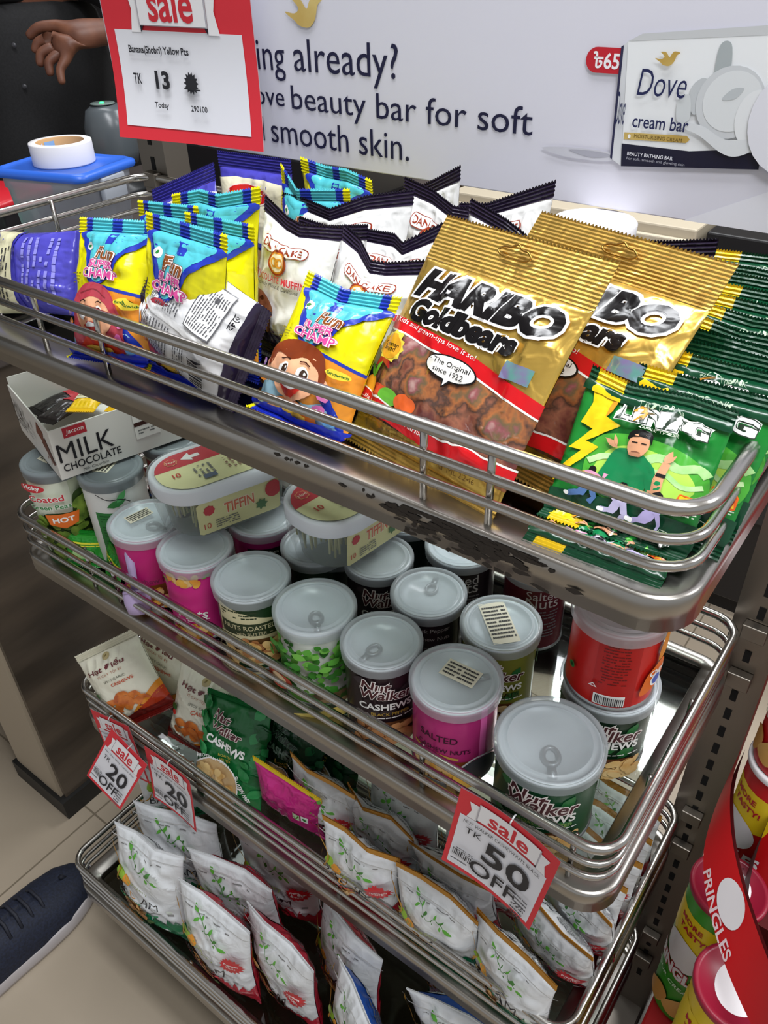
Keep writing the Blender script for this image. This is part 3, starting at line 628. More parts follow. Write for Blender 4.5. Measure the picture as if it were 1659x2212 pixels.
# chocolate box with bars
bx=Matrix.Translation((-.692,.020,G2+HP+.0055))@Matrix.Rotation(-.28,4,'Z')
t=empty('chocolate_box'); t.matrix_world=bx; tag(t,'open white carton of milk chocolate bars resting on the pea tins','box')
CARD=plain('dcd8d2',.55); LB,WB_,HB=.19,.15,.064; th=.0015
build('base_panel',[box(-WB_,0,0,0,LB,th,CARD)],t,False)
def wall(nm,x0,y0,x1,y1,h,art=None,S=None):
    ch=[box(x0,y0,th,x1,y1,h,CARD)]
    if art: ch+=lay(art,S,.0002)
    build(nm,ch,t,False)
a=Art(LB,HB,0); BR=plain('3a1d18',.5); RD=plain('b02432',.4)
a.rect(-.42,.78,-.28,.98,RD); a.text('Jaccon',-.35,.88,.11,WHT,shear=.2); a.text('MILK',-.31,.52,.34,BLK,hv=.36); a.text('CHOCOLATE',-.29,.22,.36,BLK,hv=.15,bold=.01); a.text('Milk Chocolate',-.28,.08,.16,BLK); a.rect(.0,.3,.16,.92,plain('ebe8e2',.55)); a.text('10',.08,.78,.08,BLK,hv=.2,bold=.03); a.rect(.0,.56,.16,.64,BR); a.fine(.02,.38,.14,.5,2,GREY,3); a.star(.34,.6,.09,.05,5,BR); a.poly([(.36,.5),(.43,.8),(.47,.6)],BR); a.rect(.2,.4,.27,.62,plain('6a3a28',.5))
wall('side_wall',-th,0,0,LB,HB,a,lambda u,v:np.stack([np.zeros_like(u),LB/2+u*LB,v*HB],1))
a=Art(WB_,HB,0); BC=plain('7a4636',.5); a.poly([(.12,.62),(.2,.9),(.33,.8),(.26,.52)],BC); a.poly([(.22,.5),(.34,.72),(.47,.3),(.42,.22)],plain('68392c',.5))
for q in range(8): a.stroke([(.3+.02*q,.3+.03*(q%3)),(.27+.028*q,.2+.05*(q%4))],.006,BC)
a.text('MILK',-.3,.62,.28,BLK,hv=.28); a.text('CHOCOLATE',-.29,.38,.28,BLK,hv=.12,bold=.03); a.text('A',-.02,.62,.06,BR,bold=.03); a.fine(-.06,.36,.05,.5,3,GREY,5)
wall('front_wall',-WB_,0,-th-.0002,th,HB,a,lambda u,v:np.stack([-WB_/2+u*WB_,np.zeros_like(u),v*HB],1))
wall('back_wall',-WB_,LB-th,-th-.0002,LB,HB*1.1); wall('far_wall',-WB_,th+.0002,-WB_+th,LB-th-.0002,HB*1.15)
def bar(label,M,col,txt,inks):
    sh=BagShape(.034,.085,.012,.008,.008,seed=int(M.translation.x*999)%97,wr=.4,pinch=.0)
    a=Art(.034,.085,.01); 
    if not txt: a.rect(-.4,.6,.4,.78,plain('b8303a',.4))
    if txt: a.rect(-.42,.25,.42,.42,plain('efe3c0',.3)); a.text('MILK',.02,.6,.62,plain(inks,.4),bold=.03,rot=PI/2 if 0 else 0); a.text('CHOCOLATE',0,.34,.74,plain(inks,.4),bold=.02); a.rect(-.35,.78,.2,.88,plain('b8303a',.4))
    o=bag('chocolate_bar',label,'chocolate bar','chocolate bars inside the open carton',sh,(0,0,0),0,0,0,film(col,.22),a,top=[(.6,film(col,.22))],bot=[(.6,film(col,.22))])
    o.matrix_world=bx@M
def barM(x,y,z,rz,tilt=0): return Matrix.Translation((x,y,z))@Matrix.Rotation(rz,4,'Z')@Matrix.Rotation(-PI/2+tilt,4,'X')
for i,(lb,x,y,z,rz,c,tx) in enumerate((('yellow milk chocolate bar lying uppermost in the open carton',-.038,.048,.056,.85,'f0c020',1),('yellow chocolate bar underneath, nearer the side wall of the carton',-.028,.088,.046,.75,'e9b81c',1),('yellow chocolate bar at the far end of the carton',-.045,.125,.052,.6,'edbd22',1),('black chocolate bar with a red badge in the carton corner',-.085,.014,.034,.5,'1d1718',0),('black chocolate bar behind the front wall of the carton',-.118,.012,.034,.2,'171314',0))):
    bar(lb,barM(x,y,z,rz),c,tx,'4a2010')
# small green sachets under the rail
for i,(lb,x,y,rz,ln) in enumerate((('small bright green sweet packet in front of the tall pea tin',-.70,.022,.5,0),('small bright green packet beside the first pink tin',-.648,.022,-.3,0))):
    sh=BagShape(.05,.05,.008,.006,.006,seed=20+i,wr=.6); a=Art(.05,.05,.01); a.rect(-.5,.7,.5,.76,plain('e8e03a',.4)); a.rect(-.5,.62,.5,.66,plain('e8e03a',.4)); a.ell(0,.35,.3,.2,plain('bfe8a0',.4))
    bag('sweet_packet',lb,'packet','small green sweet packets on the middle shelf',sh,(x,y,G2+.003),rz,.25,0,film('2f9a34',.2),a,top=[(.6,film('1f8a2c',.2))],bot=[(.6,film('1f8a2c',.2))])

t=empty('round_tub',(-.193,.272,G1)); tag(t,'round tub with a white lid and a pink band behind the gummy bags','tub')
build('tub_body',[lathe([(.0,.0),(.030,.0),(.033,.1)],plain('e2dcdc',.4),36),lathe([(.0333,.075),(.0335,.1)],plain('d87a8a',.4),36)],t); build('lid',[lathe([(.0345,.097),(.035,.109),(.033,.111),(.0,.111)],plain('e9e7ea',.35),40)],t)
# ------------------------------------------------------------------ bag prints
def fm(h,r=.24,m=0.0): return film(h,r,m)
YEL,TEAL,BLU,ORG,LBL=fm('e2da0a'),fm('52bac6'),fm('2438a8'),fm('e3912c'),fm('a6d3e6')
FW=fm('f4f4f2'); FK=fm('17141c')
def print_kid(a,cx,cy,hair,long_hair):
    mx,my=cx,cy; cx=cy=0.0; n0=len(a.L); a.off=(mx,my); K=1.08
    SK=fm('eeb088'); H=fm(hair); HD=fm('5e2412' if not long_hair else '8a2c34')
    if long_hair: a.blob([(cx-.30,cy-.26),(cx-.27,cy+.02),(cx-.16,cy+.17),(cx+.02,cy+.21),(cx+.2,cy+.15),(cx+.3,cy-.02),(cx+.33,cy-.26),(cx+.16,cy-.3),(cx-.14,cy-.3)],H)
    a.blob([(cx-.27,cy-.42),(cx-.25,cy-.28),(cx-.12,cy-.2),(cx+.12,cy-.2),(cx+.25,cy-.28),(cx+.28,cy-.42)],fm('d8432a' if long_hair else 'd97f3a'))
    if not long_hair: a.ell(cx-.27,cy-.02,.05,.05,SK); a.ell(cx+.27,cy-.04,.05,.05,SK)
    a.blob([(cx-.24,cy+.02),(cx-.2,cy-.12),(cx-.08,cy-.2),(cx+.06,cy-.2),(cx+.19,cy-.12),(cx+.24,cy+.02),(cx+.16,cy+.12),(cx-.14,cy+.12)],SK)
    if long_hair: a.blob([(cx-.26,cy-.02),(cx-.22,cy+.12),(cx-.02,cy+.19),(cx+.2,cy+.14),(cx+.27,cy-.04),(cx+.16,cy+.06),(cx+.02,cy+.1),(cx-.14,cy+.06)],H); a.stroke(spl([(cx-.16,cy+.12),(cx+.02,cy+.16),(cx+.17,cy+.1)],False),.012,HD)
    else: a.blob([(cx-.27,cy-.02),(cx-.26,cy+.1),(cx-.12,cy+.2),(cx+.06,cy+.22),(cx+.22,cy+.16),(cx+.28,cy+.02),(cx+.25,cy-.06),(cx+.2,cy+.05),(cx+.08,cy+.1),(cx-.06,cy+.06),(cx-.18,cy+.09),(cx-.23,cy+.0)],H)
    for sx in (-.1,.1): 
        a.ell(cx+sx,cy-.01,.05,.05,FW); a.ell(cx+sx+.008,cy-.012,.034,.037,fm('3a2416')); a.ell(cx+sx+.018,cy-.0,.011,.011,FW); a.stroke(spl([(cx+sx-.045,cy+.058),(cx+sx,cy+.07),(cx+sx+.04,cy+.06)],False),.012,fm('3a1a10'))
    a.blob([(cx-.12,cy-.1),(cx,cy-.085),(cx+.12,cy-.1),(cx+.06,cy-.165),(cx-.04,cy-.17)],fm('c0281c')); a.blob([(cx-.09,cy-.1),(cx,cy-.088),(cx+.09,cy-.1),(cx,cy-.118)],FW)
    a.blob([(cx-.14,cy-.26),(cx+.12,cy-.25),(cx+.16,cy-.4),(cx-.15,cy-.41)],fm('f0c24a')); a.ell(cx-.2,cy-.33,.08,.05,SK); a.ell(cx+.2,cy-.34,.08,.05,SK)
    a.off=(0,0)
    for q in range(n0,len(a.L)):
        V,F,mk,l=a.L[q]; V=(V-(mx,my))*(K,K)+(mx,my); V[:,0]=np.clip(V[:,0],-.49,.49); a.L[q]=(V,F,mk,l)
def art_champ(w,h,girl):
    a=Art(w,h,.0036)
    a.poly([(-.5,.0),(.5,0),(.5,.50),(.1,.54),(-.2,.42),(-.5,.44)],ORG); a.poly([(-.02,.55),(.5,.49),(.5,.515),(.0,.575)],BLU)
    a.blob([(-.5,.0),(-.5,.36),(-.3,.34),(-.1,.2),(.1,.14),(.3,.2),(.42,.1),(.4,0)],LBL); a.blob([(.12,.34),(.2,.36),(.46,.08),(.4,.05)],BLU)
    a.poly(spl([(-.38,1),(-.36,.92),(-.28,.82),(-.22,.7),(-.17,.60),(-.02,.57),(.14,.66),(.22,.80),(.38,.90),(.46,.95),(.46,1)]),BLU)
    a.poly(spl([(-.31,1),(-.28,.92),(-.21,.83),(-.16,.7),(-.12,.62),(-.02,.59),(.09,.67),(.16,.81),(.31,.92),(.38,1)]),TEAL)
    a.rect(-.02,.9,.1,1,BLU)
    a.ell(-.22,.88,.05,.036,FW); a.leaf(-.25,.87,.06,.5,fm('2f8a3c'),.6)
    M=fm('c2256e'); a.text('Fun',.02 if girl else .08,.825,.26,fm('8a4a1c'),bold=.02,shear=.1,rot=-.08,halo=[(fm('7a3a18'),.06),(FW,.035)])
    a.text('SUPER',.0,.735,.32,fm('d44a94'),bold=.02,rot=-.04,halo=[(M,.075),(FW,.045)]); a.text('CHAMP',.0,.655,.46,fm('d44a94'),bold=.02,rot=-.04,halo=[(M,.075),(FW,.05)])
    a.fine(-.46,.56,-.26,.66,4,fm('7a7410'),3,.6); print_kid(a,-.05,.355,'b8404e' if girl else '7d3518',girl)
    P=fm('a879cf'); a.circ(-.4,.34,.05,P); a.text('A',-.4,.34,.04,FW,bold=.03); a.circ(-.38,.24,.055,fm('e88a2a')); a.text('Zn',-.38,.24,.06,FW,bold=.02)
    for x,y,c in ((.28,.26,'e07ab8'),(.26,.15,'d86ab0'),(.36,.1,'6aa8e0')): a.circ(x,y,.055,fm(c)); a.text('Vit',x,y,.06,FW)
    a.ell(.34,.44,.1,.035,fm('e8cf3a')); a.text('Sandwich',.34,.44,.17,fm('3c6a2a'),bold=.02)
    a.rect(-.5,0,.5,.05,fm('1c2fb0')); return a
def art_muffin(w,h):
    a=Art(w,h,.0045); R=fm('9a3a24'); D=fm('2a2038')
    a.rect(-.5,0,.5,.14,D); a.fine(-.4,.145,.3,.185,1,FK,2)
    a.poly([(p[0],p[1]) for p in [(x/w,.86+y/h) for x,y in rrect(-w*.29,-h*.048,w*.29,h*.048,h*.045)]],R); a.poly([(x/w,.86+y/h) for x,y in rrect(-w*.282,-h*.042,w*.282,h*.042,h*.041)],FW)
    a.text('DAN CAKE',0,.86,.5,R,hv=.055,bold=.02)
    a.circ(0,.745,.12,R); a.circ(0,.745,.1,fm('d98a2c')); a.circ(0,.745,.085,fm('f2e4c8')); a.ell(-.03,.745,.05,.042,fm('e09a3a'),hole=.6); a.ell(.03,.745,.05,.042,fm('e09a3a'),hole=.6)
    C=fm('d8404e'); a.text('CHOCOLATE',-.16,.60,.42,C,hv=.06,bold=-.0); a.text('MUFFIN',.22,.60,.27,C,hv=.06,bold=.03); a.text('Extremely Moist & Delicious',-.02,.535,.62,fm('4a4a4a'),shear=.25)
    BRN=noisy('muffin_crumb','6d3a2a','94604a',90,.55,.4,.001); a.rect(-.42,.16,-.02,.30,fm('4a2a20'))
    for k in range(9): a.rect(-.41+k*.044,.16,-.395+k*.044,.29,fm('6e4636'))
    a.blob([(-.47,.31),(-.42,.42),(-.28,.485),(-.12,.46),(.0,.38),(.03,.29),(-.1,.27),(-.34,.26)],BRN); a.blob([(-.2,.42),(-.15,.44),(-.13,.41),(-.17,.4)],fm('3c1a12')); return a
def art_muffin_back(w,h):
    a=Art(w,h,.008); D=fm('2a2038'); G=fm('5c5c60')
    a.rect(-.5,0,.5,.05,D); a.rect(-.03,.0,.03,1,fm('e2e2e2')); a.fine(-.44,.52,-.06,.84,11,G,3,.9); a.fine(.06,.5,.44,.82,14,G,4,.9); a.fine(-.44,.34,-.08,.46,5,G,5,.9)
    a.rect(.06,.16,.46,.42,G); a.rect(.07,.17,.45,.41,FW); a.fine(.09,.18,.43,.40,10,G,6,.95); a.rect(-.4,.86,-.1,.95,fm('d8dce4')); a.text('Name:',-.3,.9,.14,fm('3a4a9a'))
    for k in range(14): a.rect(-.4+k*.02,.16,-.4+k*.02+.008+(k%3)*.003,.27,FK)
    a.text('কেক',.3,.09,.14,FK,bold=.01); return a
GOLD=fm('e2bb5c',.26,.8)
GUM=noisy('gummy_sweets_haze','5a1f14','c06a2a',34,.10,.7,.005,False,stops=[(.25,'33201e'),(.36,'6e3c36'),(.43,'8e5a46'),(.48,'4e3a32'),(.53,'a2643c'),(.58,'6a5a40'),(.62,'8e5254'),(.72,'c8aca2')])  # palest stop paints the film's highlights and haze over the sweets' colours
def art_bears(w,h):
    a=Art(w,h,.0045); R=fm('c8141c'); K=fm('0f0d10'); WH=fm('f0eee8')
    a.poly([(-.5,.12),(.5,.08),(.5,.46),(.0,.54),(-.5,.585)],GUM)
    a.poly([(-.5,.66),(0,.62),(.5,.52),(.5,.45),(.0,.545),(-.5,.59)],R); a.poly([(-.5,.592),(0,.547),(.5,.452),(.5,.442),(.0,.537),(-.5,.582)],WH)
    a.text('Kids and grown-ups love it so!',-.16,.615,.56,WH,rot=-.10)
    a.text('HARIBO',.0,.865,.84,K,hv=.155,bold=.03,shear=.22,halo=[(fm('d8d8d8'),.10),(K,.03)]); a.text('Goldbears',-.05,.715,.66,K,hv=.115,bold=.03,shear=.12,halo=[(fm('e4e4e2'),.09),(K,.03)])
    a.poly([(.28,.56),(.42,.565),(.42,.645),(.28,.64)],noisy('hologram','b0a0d8','8ad0c8',120,.12,0,0,metal=.7))
    a.ell(.02,.50,.155,.062,K); a.poly([(.0,.46),(.07,.46),(.01,.40)],K); a.ell(.02,.50,.145,.055,WH); a.poly([(.008,.47),(.06,.47),(.015,.412)],WH); a.text('The Original',.02,.515,.22,K); a.text('since 1922',.02,.48,.19,K)
    a.star(-.38,.49,.105,.09,12,fm('e8d24a')); a.circ(-.38,.49,.082,fm('e0a02a')); a.text('German',-.38,.503,.13,K); a.text('Brand',-.38,.478,.1,K); a.poly([(-.42,.42),(-.34,.42),(-.32,.37),(-.38,.4),(-.44,.37)],fm('9a1c1c'))
    G=fm('5aa02c'); a.ell(-.34,.25,.1,.04,fm('d8502a')); a.ell(-.26,.245,.07,.045,fm('6ab83a')); a.ell(-.42,.27,.06,.05,fm('e8a02a')); a.leaf(-.42,.31,.12,1.2,G); a.leaf(-.42,.31,.1,2.0,G); a.ell(-.14,.25,.07,.045,fm('e0622a'))
    a.poly([(-.5,.245),(-.5,.165),(.0,.105),(.5,.12),(.5,.19),(.0,.17)],R); a.poly([(-.5,.252),(-.5,.245),(.0,.17),(.5,.19),(.5,.2),(.0,.18)],WH); a.text('...the happy world of Haribo',-.22,.175,.48,WH,rot=-.12)
    a.fine(-.44,.03,.0,.12,4,fm('7a5a14'),3); a.text('BPOM RI ML 2246',.2,.07,.34,fm('6a4a10')); return a
SEALG=fm('cba552',.32,.85)
GD,GB,GL=fm('0d4027'),fm('1a7a2e'),fm('8fcf3a')
GLOW=noisy('green_glow_print','5fb832','d6ec6a',9,.24,0,0); MIST=noisy('mist_print','86c46a','c4e6a8',60,.24,0,0)
def art_volt(w,h):
    a=Art(w,h,.004); Y=fm('efc81a'); O=fm('e8942a'); SKN=fm('d49a74'); K=fm('101010')
    a.blob([(-.3,.3),(-.3,.62),(-.05,.72),(.3,.68),(.48,.55),(.46,.3),(.2,.2),(-.1,.2)],fm('49a435')); a.blob([(-.22,.3),(-.2,.55),(0,.64),(.3,.58),(.42,.42),(.2,.26)],GLOW)
    a.stroke(spl([(.0,.5),(.15,.6),(.28,.56),(.4,.6),(.47,.56)],False),.07,MIST); a.stroke(spl([(.05,.46),(.2,.5),(.34,.44),(.46,.48)],False),.04,MIST); a.stroke(spl([(-.3,.44),(-.22,.5),(-.16,.52)],False),.05,MIST)
    a.poly([(-.44,1),(-.22,1),(-.24,.86),(-.27,.8),(-.16,.76),(-.36,.58),(-.26,.56),(-.5,.22),(-.5,.3),(-.37,.5),(-.46,.5),(-.34,.68),(-.44,.7),(-.4,.86)],Y); a.poly([(-.26,1),(-.22,1),(-.24,.86),(-.27,.8),(-.285,.8),(-.27,.88)],O)
    a.poly([(-.5,0),(.5,0),(.5,.2),(.1,.23),(-.5,.17)],GD); a.poly([(-.5,.94),(.5,.94),(.5,1),(-.5,1)],GD); a.rect(-.44,.94,-.22,1,Y)
    a.off=(0,-.085)
    a.blob([(-.2,.33),(-.17,.58),(-.12,.68),(.0,.69),(.1,.64),(.16,.56),(.13,.45),(.07,.33)],fm('12804a')); a.blob([(.1,.6),(.2,.52),(.22,.42),(.16,.40),(.12,.48)],fm('12804a'))
    a.stroke([(.16,.42),(.2,.44),(.19,.56),(.205,.66)],.055,SKN); a.leaf(.19,.65,.12,1.35,SKN,.45); a.leaf(.2,.655,.1,1.0,SKN,.3); a.rect(.165,.55,.225,.575,K)
    a.leaf(-.12,.68,.12,2.6,SKN,.4); a.leaf(-.13,.69,.1,2.0,SKN,.3); a.ell(.0,.735,.065,.085,SKN); a.blob([(-.075,.76),(-.07,.82),(.0,.85),(.07,.82),(.075,.75),(.05,.79),(-.03,.79)],K); a.rect(-.04,.745,-.012,.752,K); a.rect(.015,.745,.043,.752,K); a.ell(.0,.682,.022,.007,fm('8a5a44')); a.ell(.0,.665,.035,.014,fm('b98262'))
    a.off=(0,0)
    def jumper(x,y,sh,pt):
        S,P=fm(sh),fm(pt); a.ell(x,y+.11,.025,.03,K); a.blob([(x-.05,y),(x-.045,y+.09),(x+.045,y+.09),(x+.05,y)],S); a.stroke([(x-.04,y+.08),(x-.1,y+.05),(x-.14,y+.07)],.025,SKN); a.stroke([(x+.04,y+.08),(x+.09,y+.06),(x+.1,y+.11)],.03,S); a.stroke([(x,y),(x-.03,y-.08),(x-.11,y-.09)],.045,P); a.stroke([(x+.02,y),(x+.07,y-.08),(x+.04,y-.13)],.045,P); a.ell(x-.12,y-.09,.025,.016,FW)
    jumper(-.24,.27,'d89ab8','4a6a9a'); jumper(.0,.22,'cfc6dc','b6b0d0'); jumper(.22,.22,'b4aada','a49ac4')
    # block logo
    LG=fm('e8e8e4'); DO=fm('2a3a2c')
    a.text('LINPG',.10,.855,.58,LG,hv=.12,bold=.03,rot=-.02,halo=[(LG,.09),(DO,.055)])
    a.poly([(-.05,.955),(.01,.95),(-.03,.89),(.02,.885),(-.08,.785),(-.05,.86),(-.1,.865)],fm('5a4a1c')); a.poly([(-.048,.945),(.0,.942),(-.04,.885),(.005,.88),(-.072,.80),(-.045,.867),(-.09,.872)],O); a.text('TASTY DRINK',.06,.955,.3,fm('bcd0b4')); a.text('ORAL NUTRIENTS',.1,.765,.28,fm('cfe0c4'))
    a.poly([(x/w+.4,.33+y/h) for x,y in rrect(-.06*w,-.06*w,.06*w,.06*w,.02*w)],fm('e8641c')); a.poly([(x/w+.4,.33+y/h) for x,y in rrect(-.05*w,-.05*w,.05*w,.05*w,.015*w)],fm('f0c022')); a.stroke([(.36,.31),(.375,.355),(.4,.32),(.425,.355),(.44,.31)],.02,fm('d8361c'))
    a.text('বিডি ফুড',.33,.1,.2,fm('d8e4d0')); a.fine(.32,.24,.48,.28,2,fm('d8e4d0'),2); return a
def vine(a,x,y,s,G,G2_):
    pts=[(x-.2*s,y+.14*s),(x-.1*s,y+.06*s),(x-.02*s,y-.02*s),(x+.08*s,y+.03*s),(x+.2*s,y-.04*s)]
    a.stroke(spl(pts,False),.009,G)
    for px,py,l,an in ((-.2,.14,.12,2.2),(-.13,.08,.1,1.3),(-.16,.1,.1,3.9),(-.05,.02,.08,1.5),(.06,.02,.1,1.2),(.2,-.04,.14,-.4),(.15,-.02,.1,-1.4),(.13,.0,.09,.8)): a.leaf(x+px*s,y+py*s,l*s,an,G2_ if l>.095 else G,.45)
    for px,py in ((-.07,.0),(.02,.0),(.05,-.03)): a.circ(x+px*s,y+py*s,.012*s,G)
def art_badam(w,h,kind):
    a=Art(w,h,.007); G,G2_=fm('3f7a34'),fm('5aa838'); GOLDL=fm('b8862c'); K=fm('2a2a30'); O=fm('d8902a')
    c={'red':'b81c34','green':'0f7a4e','blue':'1c4a9a'}[kind]; C=fm(c)
    P=[(-.5,0),(.5,0),(.5,.30)]; rg=random.Random(3)
    for k in range(12): u=.5-k*.09; P+= [(u,.28+rg.uniform(-.04,.05)-(0 if u>0 else .05)),(u-.045,.2+rg.uniform(-.02,.03)-(0 if u>0 else .05))]
    P.append((-.5,.14)); a.poly(P,C)
    nuts(a,-.36,.17,.0,.3,30,.05,[fm('c8965a'),fm('e0bd84'),fm('b07a44')],4,fm('9a6a3a')); a.leaf(.02,.18,.14,.2,fm('3c5a2a'))
    vine(a,.02,.80,.8,G,G2_)
    a.blob([(-.36,.62),(-.3,.72),(-.22,.68),(-.24,.6)],fm('8fb82e')); a.blob([(-.24,.6),(-.18,.68),(-.12,.62),(-.17,.57)],O)
    a.text('Nutzzery',-.03,.60,.36,fm('8a9a4a')); a.text('BA',-.28,.47,.2,K,hv=.09); a.text('D',-.1,.47,.09,O,hv=.09,bold=.01); a.text('AM',.14,.47,.24,K,hv=.09)
    a.rect(-.38,.405,.3,.41,fm('6a6a6a')); a.fine(-.36,.37,.28,.4,1,C,3); a.rect(.36,.4,.42,.43,fm('8a8a8a'))
    a.stroke(spl([(-.5,.9),(-.3,.72),(-.36,.52),(-.5,.42)],False),.018,GOLDL)
    if kind!='green': a.star(.34,.62,.13,.1,16,fm('c0202c')); a.text('Premium',.34,.63,.15,FW,bold=.02); a.text('Nuts',.34,.60,.1,FW)
    else: a.circ(.38,.45,.03,fm('cfd8cf'))
    a.rect(-.5,.955,.5,.962,fm('b8b8b8')); a.fine(-.3,.92,.3,.94,1,fm('7a7a7a'),4); return a
def art_badam_back(w,h,kind):
    a=Art(w,h,.009); G=fm('6a6a6e')
    a.fine(-.42,.55,.02,.95,12,G,4,.95); a.rect(.08,.6,.44,.9,fm('c6c8ca')); a.fine(.1,.74,.42,.88,5,G,6); a.blob([(.12,.62),(.2,.72),(.4,.7),(.42,.6)],fm('9a9c9e'))
    a.rect(-.5,.0,.5,.3,fm({'red':'b81c34','green':'0f7a4e','blue':'1c4a9a'}[kind])); return a
CREAM='e9e6d2'
def art_cashew(w,h):
    a=Art(w,h,.007); M=fm('6a2026'); O=noisy('spiced_cashew_print','b8561c','e88a3a',70,.3,.3,.001); R=fm('b83a1a')
    a.circ(.0,.93,.06,fm('b8a878')); a.leaf(-.03,.92,.08,.8,fm('7a6a3a')); a.text('Hạt Điều',-.05,.80,.62,M,hv=.1,bold=.02,shear=.1,rot=.04); a.text('VỊ CAY TỎI ỚT',-.02,.71,.42,fm('b87a62')); a.text('SPICY GARLIC',.02,.62,.36,fm('4a4a3a')); a.text('CASHEWS',.1,.55,.36,fm('c8502a'),bold=.02)
    a.blob([(-.5,0),(.5,0),(.5,.26),(.3,.24),(.1,.13),(-.1,.08),(-.5,.1)],fm('7a1c16')); a.blob([(.0,.1),(.2,.2),(.5,.36),(.5,.24),(.3,.16)],fm('e08a24')); a.blob([(.1,.1),(.3,.18),(.5,.26),(.5,.1)],R)
    for p in ((-.22,.3),(-.02,.36),(.14,.3),(-.1,.22),(.06,.2),(-.24,.18),(.22,.22),(.0,.28)): a.blob([(p[0]-.12,p[1]),(p[0]-.05,p[1]+.07),(p[0]+.08,p[1]+.06),(p[0]+.12,p[1]-.03),(p[0]+.04,p[1]+.0),(p[0]-.05,p[1]-.05)],O)
    a.leaf(-.44,.42,.16,.9,fm('2f5a24'),.7); a.ell(-.37,.40,.035,.03,fm('c0281c')); return a
def art_pouch(w,h,dark=False):  # dark copy: shade painted into leaves and lettering
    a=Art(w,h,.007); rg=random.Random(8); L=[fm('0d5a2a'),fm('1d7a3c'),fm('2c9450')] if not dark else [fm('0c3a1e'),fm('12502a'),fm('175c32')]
    for i in range(46):
        u=rg.choice([rg.uniform(-.5,-.28),rg.uniform(.26,.5),rg.uniform(-.5,.5)]); v=rg.uniform(.0,.5) if abs(u)<.26 else rg.uniform(0,1)
        if abs(u)<.3 and v>.42: continue
        a.leaf(u,v,rg.uniform(.14,.26),rg.uniform(0,6.3),rg.choice(L),.6)
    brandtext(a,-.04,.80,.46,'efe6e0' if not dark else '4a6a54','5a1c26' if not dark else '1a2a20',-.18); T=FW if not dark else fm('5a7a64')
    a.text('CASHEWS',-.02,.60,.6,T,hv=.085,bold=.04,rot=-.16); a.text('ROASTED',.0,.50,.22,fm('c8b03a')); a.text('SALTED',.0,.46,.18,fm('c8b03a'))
    a.circ(-.12,.2,.37,FW); a.circ(-.12,.2,.35,fm('c8a878')); nuts(a,-.36,.06,.12,.34,34,.07,[NUT,fm('e6c68a'),fm('d8ae6a')],5)
    a.text('PROTEIN . VEGAN',-.14,.425,.5,T,bold=.02,arc=.06); a.text('GLUTEN FREE',.3,.25,.36,T,bold=.02,rot=-1.15); return a
def art_cream(w,h):
    a=Art(w,h,.007); P=fm('4a46b0'); C=fm('ece5c8'); a.poly([(-.5,.90),(-.2,.94),(.2,.94),(.5,.90),(.5,.0),(-.5,.0)],C); a.poly([(-.5,0),(.5,0),(.5,.3),(0,.36),(-.5,.3)],fm('1c2a6a')); a.poly([(-.5,.3),(0,.36),(.5,.3),(.5,.34),(0,.4),(-.5,.34)],P)
    a.ell(0,.80,.29,.10,fm('f0d8d0')); a.ell(0,.80,.27,.09,fm('c8201c')); a.text('অল',-.10,.80,.18,fm('f0c81a'),bold=.02); a.text('টাইম',.09,.80,.24,FW,bold=.02); a.ell(.1,.2,.3,.12,noisy('cake_print','b8783a','e0b06a',60,.4,.2,.001)); return a
def art_cream_back(w,h):
    a=Art(w,h,.007); P=fm('8a88d8'); a.fine(-.4,.5,.4,.9,6,P,3,.9); a.poly([(-.5,0),(.5,0),(.5,.42),(-.5,.34)],fm('ddd8b4')); a.poly([(-.5,.36),(.5,.44),(.5,.48),(-.5,.40)],fm('34309a')); a.fine(-.3,.14,.4,.32,3,fm('3a3a3a'),5,.9); return a
def art_pink(w,h):
    a=Art(w,h,.008); a.rect(.28,.42,.38,.56,FW); a.circ(.33,.49,.03,fm('2a8a3a')); a.rect(.16,.42,.26,.56,fm('c8dcb4')); a.stroke([(.18,.48),(.21,.44),(.25,.54)],.02,fm('4a8a2a')); return a
_AC={}
def art(fn,*k):
    if (fn,k) not in _AC: _AC[(fn,k)]=fn(*k)
    return _AC[(fn,k)]
# ------------------------------------------------------------------ bags on the top shelf
YS=[(-.40,YEL),(-.32,BLU),(-.06,TEAL),(.06,BLU),(.34,TEAL),(.42,BLU),(.6,YEL)]
BS=[(-.46,YEL),(.6,fm('1c2fb0'))]
def champ(label,pos,yaw,lean,roll,girl=False,w=.09,h=.125,T=.036,seed=1,flap=0,top=None):
    sh=BagShape(w,h,T,.012,.013,seed=seed,wr=1.25,flap=flap,top=top,pinch=.05)
    return bag('snack_bag',label,'snack bag','yellow and teal snack bags',sh,pos,yaw,lean,roll,YEL,art(art_champ,.09,.125,girl),None,None,YS,BS)
g=G1+.001
champ('yellow and teal snack bag with a red-haired girl, foremost by the left rail',(-.500,-.003,g+.003),.12,.42,-.08,True,.089,.124,.034,3,.8)
champ('yellow snack bag behind the silver bag, its girl half hidden',(-.419,.012,g+.003),-.02,.16,.03,True,.092,.13,.034,5,.5)
champ('yellow snack bag with a creased yellow side, third of the row from the left',(-.414,.050,g+.003),-.12,.15,-.06,False,.09,.124,.03,7)
champ('tall yellow snack bag standing above its row, teal top spread wide',(-.459,.086,g+.001),-.03,.12,0,False,.106,.134,.028,9,0,[(-.5,-.010,.0),(-.2,-.002,.004),(.1,-.001,-.003),(.5,.010,.004)])
champ('snack bag with only its dark blue top edge above the other yellow bags',(-.482,.062,g+.002),-.1,.14,-.1,False,.088,.124,.028,11)
champ('yellow and teal snack bag with a brown-haired boy, alone in front of the muffins',(-.296,.006,g),-.05,.60,.02,False,.092,.117,.034,13,.9,[(-.5,.002,.004),(0,-.004,-.003),(.5,.003,.003)])
